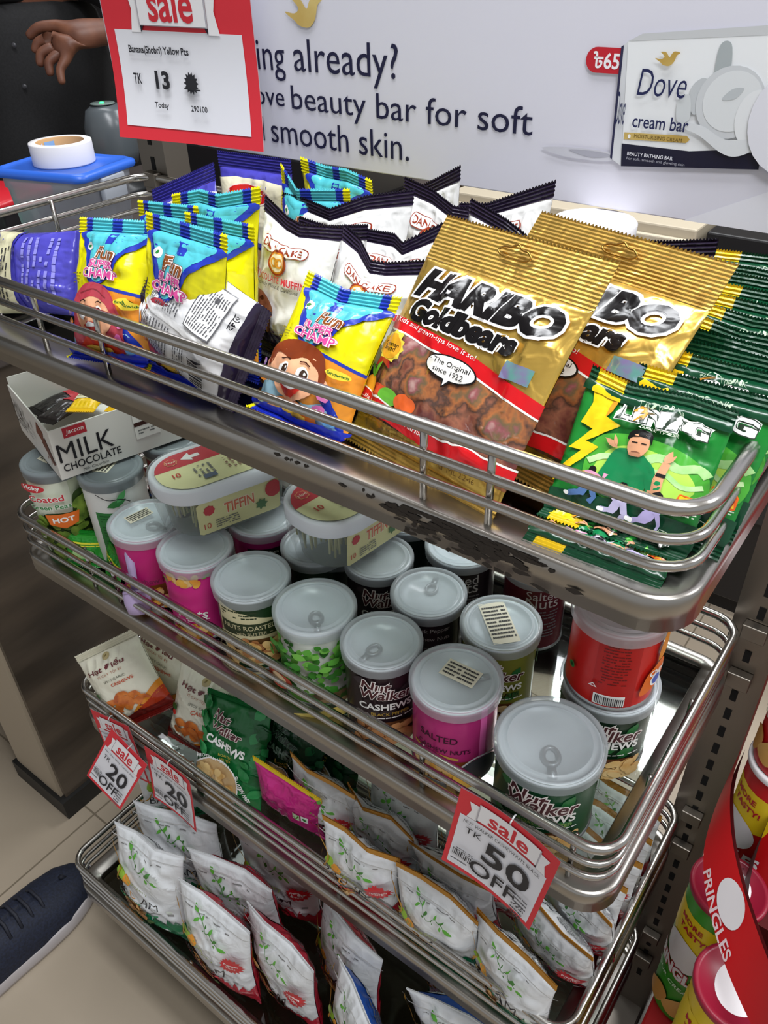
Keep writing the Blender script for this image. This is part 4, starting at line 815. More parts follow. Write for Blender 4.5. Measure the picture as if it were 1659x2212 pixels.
champ('teal-topped snack bag at the very back, right of the purple cake bag',(-.447,.255,g+.002),-.05,-.08,.02,False,.09,.124,.028,15,0,[(-.5,.004,0),(-.2,-.002,.006),(.2,.003,-.004),(.5,-.004,.0)])
champ('crumpled yellow and teal snack bag lying low behind the white muffin bags',(-.437,.205,g+.002),-.05,-.08,.03,False,.09,.124,.028,17,0,[(-.5,.006,.01),(-.1,-.006,-.008),(.5,.0,.004)])
PUR=fm('4a46b0')
def cake(label,pos,yaw,lean,roll,w,h,seed,back=False,M=None):
    sh=BagShape(w,h,.036,.014,.012,seed=seed,wr=1.1,pinch=.04)
    o=bag('cake_bag',label,'cake bag','purple and cream cake bags',sh,pos,yaw,lean,roll,PUR,art(art_cream_back if back else art_cream,w,h),None,None,[(.6,fm('3a3698'))],[(.6,fm('34309a'))])
    if M is not None: o.matrix_world=M
    return o
cake('purple and cream cake bag with a red oval badge, upright at the very back',(-.530,.225,g+.002),0,0,-.02,.1,.13,21)
cake('purple and cream cake bag leaning in the back left corner of the shelf',(-.503,.105,g+.012),-.1,.30,-.38,.098,.128,22)
cake('purple cake bag lying on its side by the left rail, back print showing',(-.720,.030,g+.037),.08,.45,1.42,.078,.135,23,True)
NAVY=fm('2a2038'); NS=[(.6,NAVY)]
def muffin(label,pos,yaw,lean,roll,w=.118,h=.132,T=.045,seed=1,top=None,back=False):
    sh=BagShape(w,h,T,.011,.012,seed=seed,wr=1.1,top=top,pinch=.05)
    return bag('muffin_bag',label,'muffin bag','white chocolate muffin bags',sh,pos,yaw,lean,roll,fm('eeeeec'),art(art_muffin,.12,.132),fm('ececea'),art(art_muffin_back,.12,.132),NS,NS)
muffin('white muffin bag with its muffin picture clear, left end of the white group',(-.386,.096,g+.001),-.17,.22,-.0,.094,.124,.034,31,[(-.5,.007,0),(-.1,-.004,-.004),(.1,-.006,-.006),(.5,-.001,.006)])
muffin('white muffin bag with a wide pleated top standing behind the left one',(-.393,.178,g+.001),-.03,.08,0,.148,.120,.026,33,[(-.5,-.008,.004),(-.28,-.008,.0),(-.02,-.010,-.010),(.2,.004,.0),(.5,.014,.008)])
muffin('white muffin bag at the back with a folded peak, centre of the white group',(-.310,.214,g+.001),-.18,.05,0,.098,.123,.026,35,[(-.5,.008,.004),(-.1,.004,0),(.2,-.003,-.006),(.5,-.004,.004)])
muffin('white muffin bag at the back with one corner raised high, right of the group',(-.255,.222,g+.001),-.26,.05,0,.092,.130,.026,37,[(-.5,-.014,-.006),(-.2,-.010,.0),(.5,.018,.006)])
muffin('white muffin bag tucked in second row, gold pretzel ring under a notched edge',(-.308,.148,g+.001),-.11,.12,0,.1,.114,.028,39,[(-.5,-.010,.002),(-.05,-.006,-.004),(.08,-.010,-.008),(.5,.016,.004)])
muffin('white muffin bag in front of the ring one, its top edge sagging to the right',(-.301,.093,g+.001),-.12,.28,0,.104,.115,.034,41,[(-.5,.006,.006),(-.25,-.001,.0),(-.02,-.013,-.010),(.1,-.012,-.006),(.5,-.001,.002)])
muffin('white muffin bag of which only the crumpled dark top shows between two others',(-.372,.136,g+.001),-.13,.12,0,.084,.110,.02,43,[(-.5,-.002,0),(-.1,-.004,.003),(.5,.006,0)])
muffin('white muffin bag whose dark corner pokes up just left of the gold bags',(-.232,.176,g+.001),-.30,.10,0,.085,.125,.022,45,[(-.5,.007,0),(0,0,0),(.5,-.012,0)])
muffin('white muffin bag with one dark tip above the pleated ones, furthest back',(-.350,.268,g+.001),-.22,.0,0,.07,.121,.022,47,[(-.5,-.016,0),(0,0,0),(.5,.018,0)])
muffin('white muffin bag half buried behind the second gold bag and green sachets',(-.118,.222,g+.001),-.40,.05,0,.085,.116,.026,49,[(-.5,-.010,0),(0,0,0),(.5,.012,0)])
# silver-white bag showing its back
sh=BagShape(.094,.128,.046,.010,.011,seed=52,wr=1.5,pinch=.05,top=[(-.5,-.004,.004),(-.1,.0,-.006),(.5,.003,.006)])
o=bag('muffin_bag','white muffin bag lying back to front, grey ingredients print facing out','muffin bag','white chocolate muffin bags',sh,(0,0,0),0,0,0,fm('e9e9ea'),art(art_muffin_back,.12,.132),fm('eeeeec'),None,NS,NS)
o.matrix_world=Matrix(((.295,-.007,-.939,-.345),(.295,.951,.099,.016),(.909,-.306,.329,g+.038),(0,0,0,1)))
# gummy bags
def hang_hole(o,s,S):
    P,N=surf(S,np.array([0.]),np.array([.999])); y0=P[0][1]
    pts=[(x*.0008,z*.0008) for x,z in ((-17,0),(-12,4),(-6,4.5),(0,8),(6,4.5),(12,4),(17,0),(12,-3.5),(0,-4),(-12,-3.5))]
    build('hang_hole',[tube([(x,y0-.0012,s.h-s.st*.42+z) for x,z in spl(pts)],.0008,fm('a8803a',.25,.8),True,6)],o)
for lb,pos_,yaw,lean,roll,w,h,sd,fl in (('gold gummy bear bag in front, its whole front print in view',(-.190,.010,g),-.20,.625,.0,.144,.174,61,0.0),('gold gummy bear bag behind, overlapped by the front gold bag',(-.146,.052,g),-.20,.70,.02,.154,.178,63,0.0)):
    sh=BagShape(w,h,.024,.032,.010,seed=sd,wr=.9,pinch=.015,px=3.0,bend=.08)
    bag('gummy_bag',lb,'gummy bag','gold bags of gummy bears',sh,pos_,yaw,lean,roll,GOLD,art(art_bears,.146,.178),None,None,[(.6,SEALG)],[(.6,SEALG)],extra=hang_hole,teeth=.003,ridge=.00028)
# green sachets
GS=[(-.44,GD),(-.22,fm('e3bd1c')),(.6,GD)]; GBt=[(-.42,GD),(-.2,fm('d8b41c')),(.6,GD)]
def sachet(label,pos,yaw,lean,roll,seed,flap=0.0,w=.09,h=.1,top=None):
    sh=BagShape(w,h,.010,.009,.012,seed=seed,wr=.9,pinch=.02,flap=flap,px=3,top=top)
    return bag('drink_sachet',label,'drink sachet','green drink powder sachets filed in a row',sh,pos,yaw,lean,roll,GB,art(art_volt,.09,.1),GD,None,GS,GBt,teeth=.0022,ridge=.0005)
sachet('foremost green sachet with the man in a green shirt fully in view',(-.050,.013,g),.03,.60,-.01,71,.9,.09,.1,[(-.5,.004,.002),(-.2,-.002,-.002),(.2,.0,.002),(.5,-.003,-.001)])
rg=random.Random(12)
SL=['green sachet directly behind the foremost one, its logo just showing','green sachet third in the file, a bright green strip on its top','green sachet fourth in the file, top edge pressed flat','green sachet fifth in the file with a pale logo line','green sachet sixth in the file beside the gold bag corner','green sachet seventh in the file, yellow tab at its left','green sachet eighth in the file, ridged top edge only','green sachet ninth in the file, slightly sunken','green sachet tenth in the file, yellow corner raised','green sachet eleventh in the file, yellow band catching light','hindmost green sachet in the file, beneath the banner']
for i,lb in enumerate(SL):
    k=i+1; sachet(lb,(-.034+rg.uniform(-.006,.004)-.001*k+(.0 if k<9 else -.012),.016+.0215*k,g+.001),.0+rg.uniform(-.1,.05)-.08,.56-.018*k,rg.uniform(-.05,.05),72+i,0,.09,.1+rg.uniform(-.003,.004),[(-.5,rg.uniform(-.002,.003),0),(0,rg.uniform(-.002,.002),rg.uniform(-.003,.003)),(.5,rg.uniform(-.002,.003),0)])
sachet('green sachet slipped down flat over the front steel lip of the top shelf',(-.052,-.0135,g+.001),.05,1.35,.02,95,0,.085,.045)
# ------------------------------------------------------------------ bags on the third shelf
g=G3+.001
def cashew(label,pos,yaw,lean,roll,w=.105,h=.142,seed=1,M=None):
    sh=BagShape(w,h,.040,.010,.010,seed=seed,wr=1.2,pinch=.06)
    return bag('cashew_bag',label,'cashew bag','cream bags of spiced cashews',sh,pos,yaw,lean,roll,fm(CREAM),art(art_cashew,.105,.142),None,None,[(.6,fm('dcd8c2'))],[(.6,fm('7a1c16'))])
cashew('cream cashew bag tilted over the rail, orange and red swoosh in view',(-.683,.030,g+.030),.42,.42,-.55,.112,.128,101)
cashew('cream cashew bag behind the tilted one, corner touching the upper shelf',(-.712,.075,g+.006),.12,.28,.12,.108,.142,103)
cashew('cream cashew bag standing beside the green cashew pouch, orange nuts clear',(-.598,.046,g+.004),.2,.34,.13,.106,.143,105)
cashew('cream cashew bag mostly hidden behind the one beside the green pouch',(-.592,.092,g+.004),.18,.32,.1,.106,.146,107)
def pouch(label,pos,yaw,lean,roll,w,h,seed,dark=False):
    sh=BagShape(w,h,.026,.007,.008,seed=seed,wr=1.0,pinch=.02,px=3)
    B=fm('1a7038') if not dark else fm('0d3a20'); return bag('nut_pouch',label,'nut pouch','green cashew pouches',sh,pos,yaw,lean,roll,B,art(art_pouch,.103,.153,dark),None,None,[(.6,B)],[(.6,B)])  # dark copy of the same green, with the shade put into the colour
pouch('bright green cashew pouch with a round cashew picture, in front of its row',(-.500,.013,g+.003),.14,.46,-.07,.104,.152,111)
pouch('green cashew pouch right behind the bright one, shadow painted into its colours',(-.437,.062,g+.003),.0,.34,-.06,.1,.142,113,True)
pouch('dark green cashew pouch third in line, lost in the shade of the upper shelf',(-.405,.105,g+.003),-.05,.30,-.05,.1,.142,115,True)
sh=BagShape(.107,.11,.03,.010,.008,seed=117,wr=1.2,pinch=.1); PKF=fm('d02a88',.18,.2)
bag('foil_bag','shiny pink foil bag with a yellow top strip, lying among the nut pouches','foil bag',None,sh,(-.412,.046,g+.006),.06,-.10,.10,PKF,art(art_pink,.107,.1),None,None,[(.6,fm('e0c01c',.2,.4))],[(.6,PKF)])
GSL=[(.6,fm('b8802a',.3,.4))]; PLW=[(.6,fm('dfe1e3'))]
def badam(label,pos,yaw,lean,roll,kind,w=.107,h=.128,T=.05,seed=1,gold=True,top=None,group=None,bk='cfd1d4'):
    sh=BagShape(w,h,T,.0105 if gold else .006,.010,seed=seed,wr=1.1,pinch=.05,top=top,belly=.45)
    return bag('peanut_pouch',label,'peanut pouch',group or 'white and gold peanut pouches on the third shelf',sh,pos,yaw,lean,roll,fm('e2e5e8',.32),art(art_badam,w,h,kind),fm(bk,.34),art(art_badam_back,w,h,kind),GSL if gold else PLW,[(.6,fm({'red':'9a1830','green':'0c6a44','blue':'1a4288'}[kind]))],teeth=.002)
def wave(sd,am=.006):
    r=random.Random(sd); return [(-.5,r.uniform(-am,am)*.5,r.uniform(-am,am)),(-.2,r.uniform(-am,am)*.5,r.uniform(-am,am)),(.15,r.uniform(-am,am)*.5,r.uniform(-am,am)),(.5,r.uniform(-am,am)*.5,r.uniform(-am,am))]
for i,(lb,x,y,yaw,ln,kd,w) in enumerate((
 ('white peanut pouch with a broad orange edge, directly right of the pink foil bag',-.361,.072,.04,-.15,'red',.104),
 ('white peanut pouch standing tall under the shelf lip, green vine on its upper half',-.272,.092,-.04,.05,'red',.106),
 ('white peanut pouch with a vine, between the gold-edged front one and the tall one',-.274,.046,-.04,.05,'red',.104),
 ('white peanut pouch with a broad wavy gold top and red burst, behind the front rail',-.272,-.001,.05,.12,'red',.105),
 ('white peanut pouch with grey back text turned up, left of the big sale tag',-.173,.040,-.06,.05,'red',.106),
 ('white peanut pouch pressed to the front rail below the grey-backed one',-.168,-.001,.01,.10,'green',.106),
 ('white peanut pouch whose vine shows just under the left edge of the big sale tag',-.163,.084,-.13,.05,'red',.102),
 ('white peanut pouch with the largest readable print, front corner of the third shelf',-.075,.004,-.24,.10,'green',.104),
 ('grey-white peanut pouch with a toothed yellow edge, under the big sale tag',-.056,.052,-.16,.05,'red',.104),
 ('white peanut pouch leaning at the side rail behind the toothed yellow one',-.050,.098,-.20,.04,'red',.096))):
    L=(-.10,0,-.20,-.04,-.27,-.12,-.10,-.0,-.22,-.22)[i]; hh=.130/math.cos(L)*.99; oy=.128*math.sin(ln)-hh*math.sin(L)
    badam(lb,(x-oy*math.sin(yaw),y+.004+oy*math.cos(yaw),g+.002),yaw,L,0,kd,w,hh,.040,200+i,True,wave(i,.007))
for i,(lb,x,y) in enumerate((('white gold-edged pouch seen through the glass, nearest to the big green tin',-.052,.140),('white gold-edged pouch second behind the side rail, seen past the steel upright',-.050,.176),('white gold-edged pouch third behind the side rail under the glass',-.052,.212),('white gold-edged pouch furthest back under the glass, by the right upright',-.054,.248))):
    badam(lb,(x,y,g+.002),-.10-.02*i,.02,-.02,'red',.098,.126,.028,230+i,True,wave(i+30,.004))
# ------------------------------------------------------------------ bags on the lowest shelf
g=G4+.001
LG='large white peanut pouches on the lowest shelf'
for i,(lb,x,y,yaw,ln,kd,w,h,bk,rl) in enumerate((
 ('white pouch with a green base leaning back at the left end of the lowest shelf',-.612,-.086,.12,.13,'green',.131,.19,'d8dadd',-.03),
 ('plump white pouch with a vine, behind the left green one',-.610,-.026,.36,.10,'green',.140,.194,'d8dadd',0),
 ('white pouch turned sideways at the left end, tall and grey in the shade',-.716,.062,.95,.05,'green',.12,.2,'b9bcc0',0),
 ('white pouch with a deep red top panel behind, second row of the lowest shelf',-.487,-.036,.2,.09,'red',.142,.194,'b01c34',.03),
 ('white pouch with a red base and red burst, front row beside the green one',-.468,-.086,.01,.06,'red',.134,.19,'b01c34',.0),
 ('shaded white pouch with large dark lettering, deep behind the second row',-.462,.030,.16,.09,'red',.136,.192,'d8dadd',0),
 ('white pouch with a red back, standing third in the front row',-.375,-.070,-.16,.11,'red',.134,.191,'b01c34',.05),
 ('white pouch alone in the gap right of the front row, red burst low on it',-.307,-.004,-.25,.10,'red',.125,.19,'b01c34',0),
 ('white pouch with a blue back panel peeking up at the bottom edge',-.235,-.060,-.35,.05,'blue',.12,.185,'1c4a9a',-.1),
 ('wide white pouch with its flat top facing up, lowest in view',-.128,-.010,.05,.11,'green',.124,.186,'1c4a9a',-.15),
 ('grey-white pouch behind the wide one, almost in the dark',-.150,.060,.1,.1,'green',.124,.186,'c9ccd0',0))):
    L=(ln,.05,ln,-.04,.02,0,-.03,.03,-.02,-.15,0)[i]; oy=h*(math.sin(ln)-math.sin(L)); badam(lb,(x-oy*math.sin(yaw),y+.004+oy*math.cos(yaw),g+.004),yaw,L,rl*.3,kd,w,h,.046,300+i,False,wave(i+60,.009),LG,bk)
# ------------------------------------------------------------------ banner behind the rack
INK=plain('17173a',.45)
SX0,SX1,SZ0,SZ1=-.830,.36,1.2445,1.62
t=empty('advert_banner',((SX0+SX1)/2,.306,SZ0)); tag(t,'large white soap advert banner fixed across the back of the rack','banner')
class Plane:
    """artwork laid out straight in metres on an upright board (x across, z up)"""
    def __init__(s,x0,z0,w,h): s.x0,s.z0,s.w,s.h=x0,z0,w,h; s.a=Art(w,h,0)
    def P(s,x,z): return ((x-s.x0)/s.w-.5,(z-s.z0)/s.h)
    def poly(s,pts,mk): s.a.poly([s.P(*p) for p in pts],mk)
    def text(s,t,x0,x1,z0,z1,mk,**k): u,v=s.P((x0+x1)/2,(z0+z1)/2); s.a.text(t,u,v,(x1-x0)/s.w,mk,hv=(z1-z0)/s.h,**k)
    def blob(s,pts,mk): s.poly(spl(pts),mk)
    def ell(s,x,z,rx,rz,mk,**k): u,v=s.P(x,z); s.a.ell(u,v,rx/s.w,rz/s.h,mk,**k)
    def surf(s,y): return lambda u,v:np.stack([s.x0+(u+.5)*s.w,np.full_like(u,y),s.z0+v*s.h],1)
BN=plain('dcdbe6',.42)
board=[box(SX0,.3015,SZ0,SX1,.3095,SZ1,BN,.001)]
p=Plane(SX0,SZ0,SX1-SX0,SZ1-SZ0)
p.poly([(-.13,SZ0),(.36,SZ0),(.36,1.34),(-.02,1.30)],plain('e6e6ee',.4))
p.text('Shopping',-.677,-.5505,1.3185,1.356,INK); p.text('already?',-.5385,-.411,1.3195,1.3570,INK); p.text('Dove',-.618,-.5555,1.2950,1.3135,INK); p.text('beauty bar for soft',-.5455,-.2704,1.2870,1.3160,INK); p.text('and',-.635,-.5885,1.2596,1.2835,INK); p.text('smooth skin.',-.5785,-.399,1.2596,1.2840,INK)
GLD=noisy('gold_foil_print','b8923a','d9c27a',14,.35,0,0)
def bird(x,z,s,mk):
    p.blob([(x-.024*s,z+.001*s),(x-.012*s,z+.0*s),(x-.006*s,z+.004*s),(x-.012*s,z+.010*s),(x-.015*s,z+.012*s),(x-.004*s,z+.012*s),(x+.004*s,z+.004*s),(x+.008*s,z+.010*s),(x+.013*s,z+.014*s),(x+.024*s,z+.012*s),(x+.018*s,z+.007*s),(x+.014*s,z-.004*s),(x+.006*s,z-.011*s),(x-.006*s,z-.010*s),(x-.012*s,z-.006*s)],mk)
bird(-.5205,1.3775,1.0,GLD)
RD2=plain('c01c2c',.45)
p.poly([(-.2278+.009*(1-math.cos(a)) ,1.3533+.0088*math.sin(a)) for a in np.linspace(PI/2,-PI/2,12)][::1]+[(-.190,1.3445),(-.190,1.3621)],RD2) if 0 else p.poly([(-.2195-.0088*math.sin(a),1.3533+.0088*math.cos(a)) for a in np.linspace(0,PI,14)]+[(-.195,1.3445),(-.195,1.3621)],RD2)
p.text('৳65',-.2225,-.2005,1.3475,1.3592,plain('f4f0f2',.4),bold=.02)
SH=plain('c9c9d2',.5); p.blob([(-.26,1.286),(-.23,1.289),(-.197,1.288),(-.197,1.282),(-.235,1.281)],SH); p.blob([(-.235,1.287),(-.21,1.288),(-.197,1.286),(-.215,1.283)],plain('a9a9b4',.5))
p.poly([(-.1978,1.2845),(-.1873,1.2792),(-.195,1.3668),(-.2005,1.363)],plain('d4d6da',.4)); p.poly([(-.1978,1.2845),(-.196,1.2838),(-.1985,1.3642),(-.2005,1.363)],plain('2a2a4a',.4))
p.poly([(-.1875,1.2794),(-.0818,1.2888),(-.0905,1.3745),(-.1955,1.3668)],plain('eceef0',.4))
p.poly([(-.1955,1.3668),(-.0905,1.3745),(-.083,1.381),(-.185,1.372)],plain('c8cacc',.4))
p.poly([(-.1875,1.2794),(-.0818,1.2888),(-.083,1.299),(-.105,1.3),(-.135,1.296),(-.1895,1.2962)],plain('17172e',.4))
p.poly([(-.1882,1.2995),(-.1385,1.3015),(-.136,1.304),(-.1388,1.3065),(-.1885,1.3045)],GLD); p.text('MOISTURISING CREAM',-.18,-.142,1.3015,1.3042,plain('6a5420',.4)); p.ell(-.184,1.302,.0012,.0016,plain('f4f4f4',.4))
def sw(pts,h): p.blob(pts,plain(h,.45))
sw([(-.127,1.366),(-.119,1.368),(-.116,1.35),(-.119,1.335),(-.126,1.34)],'a9b0b2'); sw([(-.142,1.338),(-.134,1.346),(-.127,1.34),(-.129,1.326),(-.138,1.322)],'c2c6c9'); sw([(-.150,1.330),(-.142,1.334),(-.139,1.318),(-.148,1.316)],'cfd3d5')
p.ell(-.112,1.331,.0245,.024,plain('cdd0d3',.4),rot=.3); p.ell(-.1105,1.332,.021,.020,plain('dcdfe1',.4),rot=.3); sw([(-.118,1.333),(-.112,1.340),(-.104,1.341),(-.109,1.334)],'bcc1c4'); p.ell(-.092,1.322,.014,.019,plain('e4e6e8',.4))
sw([(-.150,1.314),(-.13,1.308),(-.112,1.298),(-.1,1.296),(-.088,1.302),(-.087,1.309),(-.11,1.307),(-.13,1.315)],'d9dcdf')
p.text('Dove',-.1825,-.145,1.3315,1.3495,plain('1d2350',.4),shear=.15,bold=-.005); bird(-.163,1.3565,.38,GLD); p.text('cream bar',-.1825,-.1385,1.309,1.3185,plain('1d2350',.4),bold=.01)
p.text('BEAUTY BATHING BAR',-.183,-.146,1.2885,1.2912,plain('e4e4ea',.4),bold=.01); p.text('For soft, smooth and glowing skin',-.183,-.136,1.2848,1.2874,plain('a9a9b4',.4)); p.text('Dove',-.1967,-.1895,1.31,1.333,plain('1d2350',.4),shear=-.1)
p.ell(-.062,1.322,.034,.036,plain('e0e0e8',.42))
build('board',[loc(c,t) for c in board+lay(p.a,p.surf(.3014),.00012)],t,False)
for xx in (-.812,.014): build('hook',[loc(box(xx-.006,.3096,1.36,xx+.006,.3346,1.38,GR),t)],t,False)
# ------------------------------------------------------------------ sale notices
REDP=plain('d8303c',.5); PAP=plain('e4e4ea',.55); TXT=plain('24242a',.5)
def ribbon(a,cx,cy,w,h,tail=True):
    R=plain('f0eef0',.5)
    a.poly([(cx-w*.5,cy+h*.35),(cx-w*.38,cy+h*.35),(cx-w*.38,cy-h*.62),(cx-w*.5,cy-h*.62),(cx-w*.46,cy-h*.12)],R); a.poly([(cx+w*.5,cy+h*.35),(cx+w*.46,cy-h*.12),(cx+w*.5,cy-h*.62),(cx+w*.38,cy-h*.62),(cx+w*.38,cy+h*.35)],R)
    a.poly([(cx-w*.38,cy-h*.62),(cx-w*.34,cy-h*.45),(cx-w*.38,cy-h*.45)],plain('1c1c2a',.5)); a.poly([(cx+w*.38,cy-h*.62),(cx+w*.38,cy-h*.45),(cx+w*.34,cy-h*.45)],plain('1c1c2a',.5))
    a.rect(cx-w*.385,cy-h*.47,cx+w*.385,cy+h*.55,plain('b8b4bc',.5)); a.rect(cx-w*.37,cy-h*.45,cx+w*.37,cy+h*.55,R); a.text('sale',cx,cy+h*.03,w*.5,plain('d02c38',.5),hv=h*.82,bold=.02)
W0,H0_=.232,.215
a=Art(W0,H0_,.012); a.rect(-.43,.062,.43,.505,PAP)
ribbon(a,.0,.62,.6,.2)
a.text('Banana(Shobri) Yellow Pcs',-.125,.415,.42,TXT,hv=.045,bold=.03); a.text('TK',-.30,.285,.06,TXT,hv=.05,bold=.02); a.text('13',-.12,.285,.10,TXT,hv=.085,bold=.04); a.star(.08,.28,.05,.036,14,TXT); a.stroke([(.03,.255),(.14,.25)],.006,TXT); a.text('Today',-.14,.165,.10,TXT,hv=.035,bold=.02); a.text('290100',.12,.165,.11,TXT,hv=.028,bold=.02)
def Ssale(u,v):
    q=np.clip(.55-v,0,1); x=-.690+u*W0+.030*q**1.5; y=.285-.05*q**2*(1+.5*(u<0)*(-u)); z=1.250+v*H0_-.012*(u+.5)*0+ .012*q*(u+.5)
    return np.stack([x,y,z],1)
t=empty('price_poster',(-.70,.29,1.3)); tag(t,'large red-bordered sale poster reading TK 13, hung over the banner','poster')
ch=[grid(Ssale,24,24,REDP)]+lay(a,Ssale,.0003)
Sb=lambda u,v:Ssale(-u,v)+np.array([0,.0006,0]); ch+=[grid(Sb,24,24,PAP)]
build('sheet',[loc(c,t) for c in ch],t); build('tape_strip',[loc(box(-.72,.2835,1.46,-.68,.3012,1.468,plain('c9c9c4',.4)),t)],t,False)
def sale_tag(label,pos,yaw,lean,roll,w,h,price,extra,curl=0.0,cut=False,jag=0.0):
    a=Art(w,h,.01)
    if cut: pts=[(-.5,0.42),(-.5,.96),(-.3,1),(.18,1.0),(.5,.80),(.5,.14),(.38,.0),(.30,.02),(.12,.30),(.02,.36)]
    a.rect(-.45,.045,.45,.70,PAP); ribbon(a,.02,.83,.82,.2)
    a.text(extra,.0,.655,.8,TXT,hv=.035); a.text('TK',-.28,.56,.17,TXT,hv=.07); a.text(price,.10,.445,.50,TXT,hv=.26,bold=.02); a.text('OFF',.02,.19,.50,TXT,hv=.16,bold=.01)
    for k in range(13): a.rect(-.42+k*.017,.2,-.42+k*.017+.005+.006*((k*7)%3)/2,.27,TXT)
    a.fine(-.42,.285,-.2,.33,2,plain('5a5a60',.5),2,.9); a.fine(-.42,.15,-.24,.19,1,plain('5a5a60',.5),3,.9); a.fine(.26,.06,.42,.32,6,plain('5a5a60',.5),4,.9)
    if price=='50': a.text('775',.34,.19,.12,TXT,hv=.04); a.text('825',.34,.08,.12,TXT,hv=.04)
    S=lambda u,v:np.stack([u*w,-curl*w*((u+.1)**2)*2-curl*.5*h*(v-.5)**2,v*h],1)
    Sb=lambda u,v:S(-u,v)+np.array([0,.0004,0])
    o=build('sale_tag',[grid(S,12,12,REDP),grid(Sb,12,12,PAP)]+lay(a,S,.00015)); tag(o,label,'price tag','red sale tags hung on the shelf rails'); pose(o,pos,yaw,lean,roll)
    y0=S(np.array([0.]),np.array([.97]))[0][1]
    build('tag_hook',[tube([(0,y0-.0012,h*.955),(0,y0-.0016,h*.985),(0,y0+.003,h*1.0),(0,y0+.0062,h*.985)],.0008,plain('dfe2e4',.3),False,6)],o)
    return o
sale_tag('red-edged TK 20 OFF sale tag swung sideways, the front one of the overlapping pair',(-.694,-.060,.434),.15,.26,.46,.072,.120,'20','Hat Dieu Spicy Cashew Nut')
sale_tag('red-edged sale tag mostly hidden behind the swung TK 20 tag',(-.690,-.014,.428),.10,.03,-.12,.080,.118,'20','Hat Dieu Cashew Nut')
sale_tag('curled TK 20 OFF sale tag hanging straight, right of the overlapping pair',(-.588,-.016,.424),.04,.02,.10,.088,.124,'20','Nut Walker Cashews',.06)
sale_tag('large TK 50 OFF sale tag on the second shelf, below the big green tin',(-.090,-.022,.759),.0,.02,.13,.092,.116,'50','NUT WALKER CASHEWNUTS BLACK',.10)
# ------------------------------------------------------------------ things on the counter
TOPZ=.9555
t=empty('storage_box',(-1.29,.50,TOPZ),.25); tag(t,'clear plastic storage box with a blue lid on the checkout counter','storage box')
PL=see_through('frosted_box','e4e8ee','c6ccd6',.55,.3,.12); BLID=plain('2d62c8',.35)
def rg3(w,d,z,r): return [(x,y,z) for x,y in rrect(-w/2,-d/2,w/2,d/2,r)]
bw,bd,bh=.185,.145,.165
build('box_body',[loft([rg3(bw*.80,bd*.80,.0005,.02),rg3(bw*.86,bd*.86,.004,.024),rg3(bw*.98,bd*.98,bh-.03,.028),rg3(bw*1.02,bd*1.02,bh-.028,.03),rg3(bw*1.02,bd*1.02,bh-.006,.03)],PL,True)],t)
build('lid',[loft([rg3(bw*1.08,bd*1.09,bh-.010,.02),rg3(bw*1.10,bd*1.11,bh-.006,.02),rg3(bw*1.09,bd*1.10,bh,.02),rg3(bw*1.0,bd*1.0,bh+.004,.02),rg3(bw*.97,bd*.96,bh+.004,.02),rg3(bw*.95,bd*.94,bh+.001,.02)],BLID,False,True)],t)
build('clip',[box(bw*.50,-.03,bh-.05,bw*.56,.03,bh-.011,PL,.002)],t)
build('label_sheet',[box(-.005,-bd*.30,.02,.065,-bd*.295,.09,plain('e8e8ec',.6)),box(-.005,-bd*.302,.07,.065,-bd*.3005,.085,plain('e08a78',.6))],t,False)
build('paper_roll',[lathe([(0,.012),(.032,.012),(.034,.03),(.034,.10),(.0,.102)],plain('e6e6ea',.7),24,c=(.03,.02,0))],t); build('card_strip',[xf(box(-.008,-.0005,0,.008,.0005,.09,plain('e9e6de',.6)),Matrix.Translation((-.02,-bd*.31,.03))@Matrix.Rotation(-.5,4,'Y'))],t,False)
zt=TOPZ+bh+.0015
o=build('tape_roll',[lathe([(.040,.0),(.053,.0),(.0535,.002),(.0535,.034),(.053,.036),(.041,.036)],plain('e9e7e8',.5),44),lathe([(.041,.036),(.040,.034),(.040,.0)],plain('c9a070',.6),44)]); tag(o,'thick roll of white tape lying on the blue box lid','tape roll'); o.location=(-1.295,.505,zt)
a=Art(2*PI*.0395,.034,0); a.rect(-.12,.1,-.02,.9,plain('c0305a',.5)); a.rect(.02,.1,.2,.9,plain('dfe0ea',.5)); a.rect(.22,.1,.3,.9,plain('8ab0d8',.5))
Sc=cyl_surf(.0395,.034); build('core_print',lay(a,lambda u,v:Sc(-u,v),.0001),o)
t=empty('barcode_scanner',(-1.64,.86,TOPZ)); tag(t,'dark grey barcode scanner with a green light behind the tape roll','scanner')
SG=plain('50565a',.28)
build('stand',[lathe([(.0,.0),(.06,.0),(.06,.01),(.02,.02),(.018,.06),(.0,.06)],plain('2c2e30',.4),30)],t)
build('scanner_head',[lathe([(.0,.06),(.05,.062),(.058,.09),(.056,.14),(.046,.175),(.03,.186),(.0,.188)],SG,36)],t); build('top_pad',[lathe([(.0,.1885),(.026,.188),(.028,.1885),(.026,.1905),(.0,.1905)],plain('6d7a76',.25),30,c=(.0,-.006,0))],t)
m,nt,b=new_mat('green_led'); b.inputs['Emission Color'].default_value=(.02,1,.12,1); b.inputs['Emission Strength'].default_value=4; b.inputs['Base Color'].default_value=(0,.3,.05,1)
build('status_light',[lathe([(.0,.1935),(.004,.1930),(.0055,.1908)],'green_led',16,c=(.006,-.012,0))],t)
def simple(name,label,cat,chunks,at=(0,0,0),rz=0):
    o=build(name,chunks,smooth=True); tag(o,label,cat); o.location=at; o.rotation_euler=(0,0,rz); return o
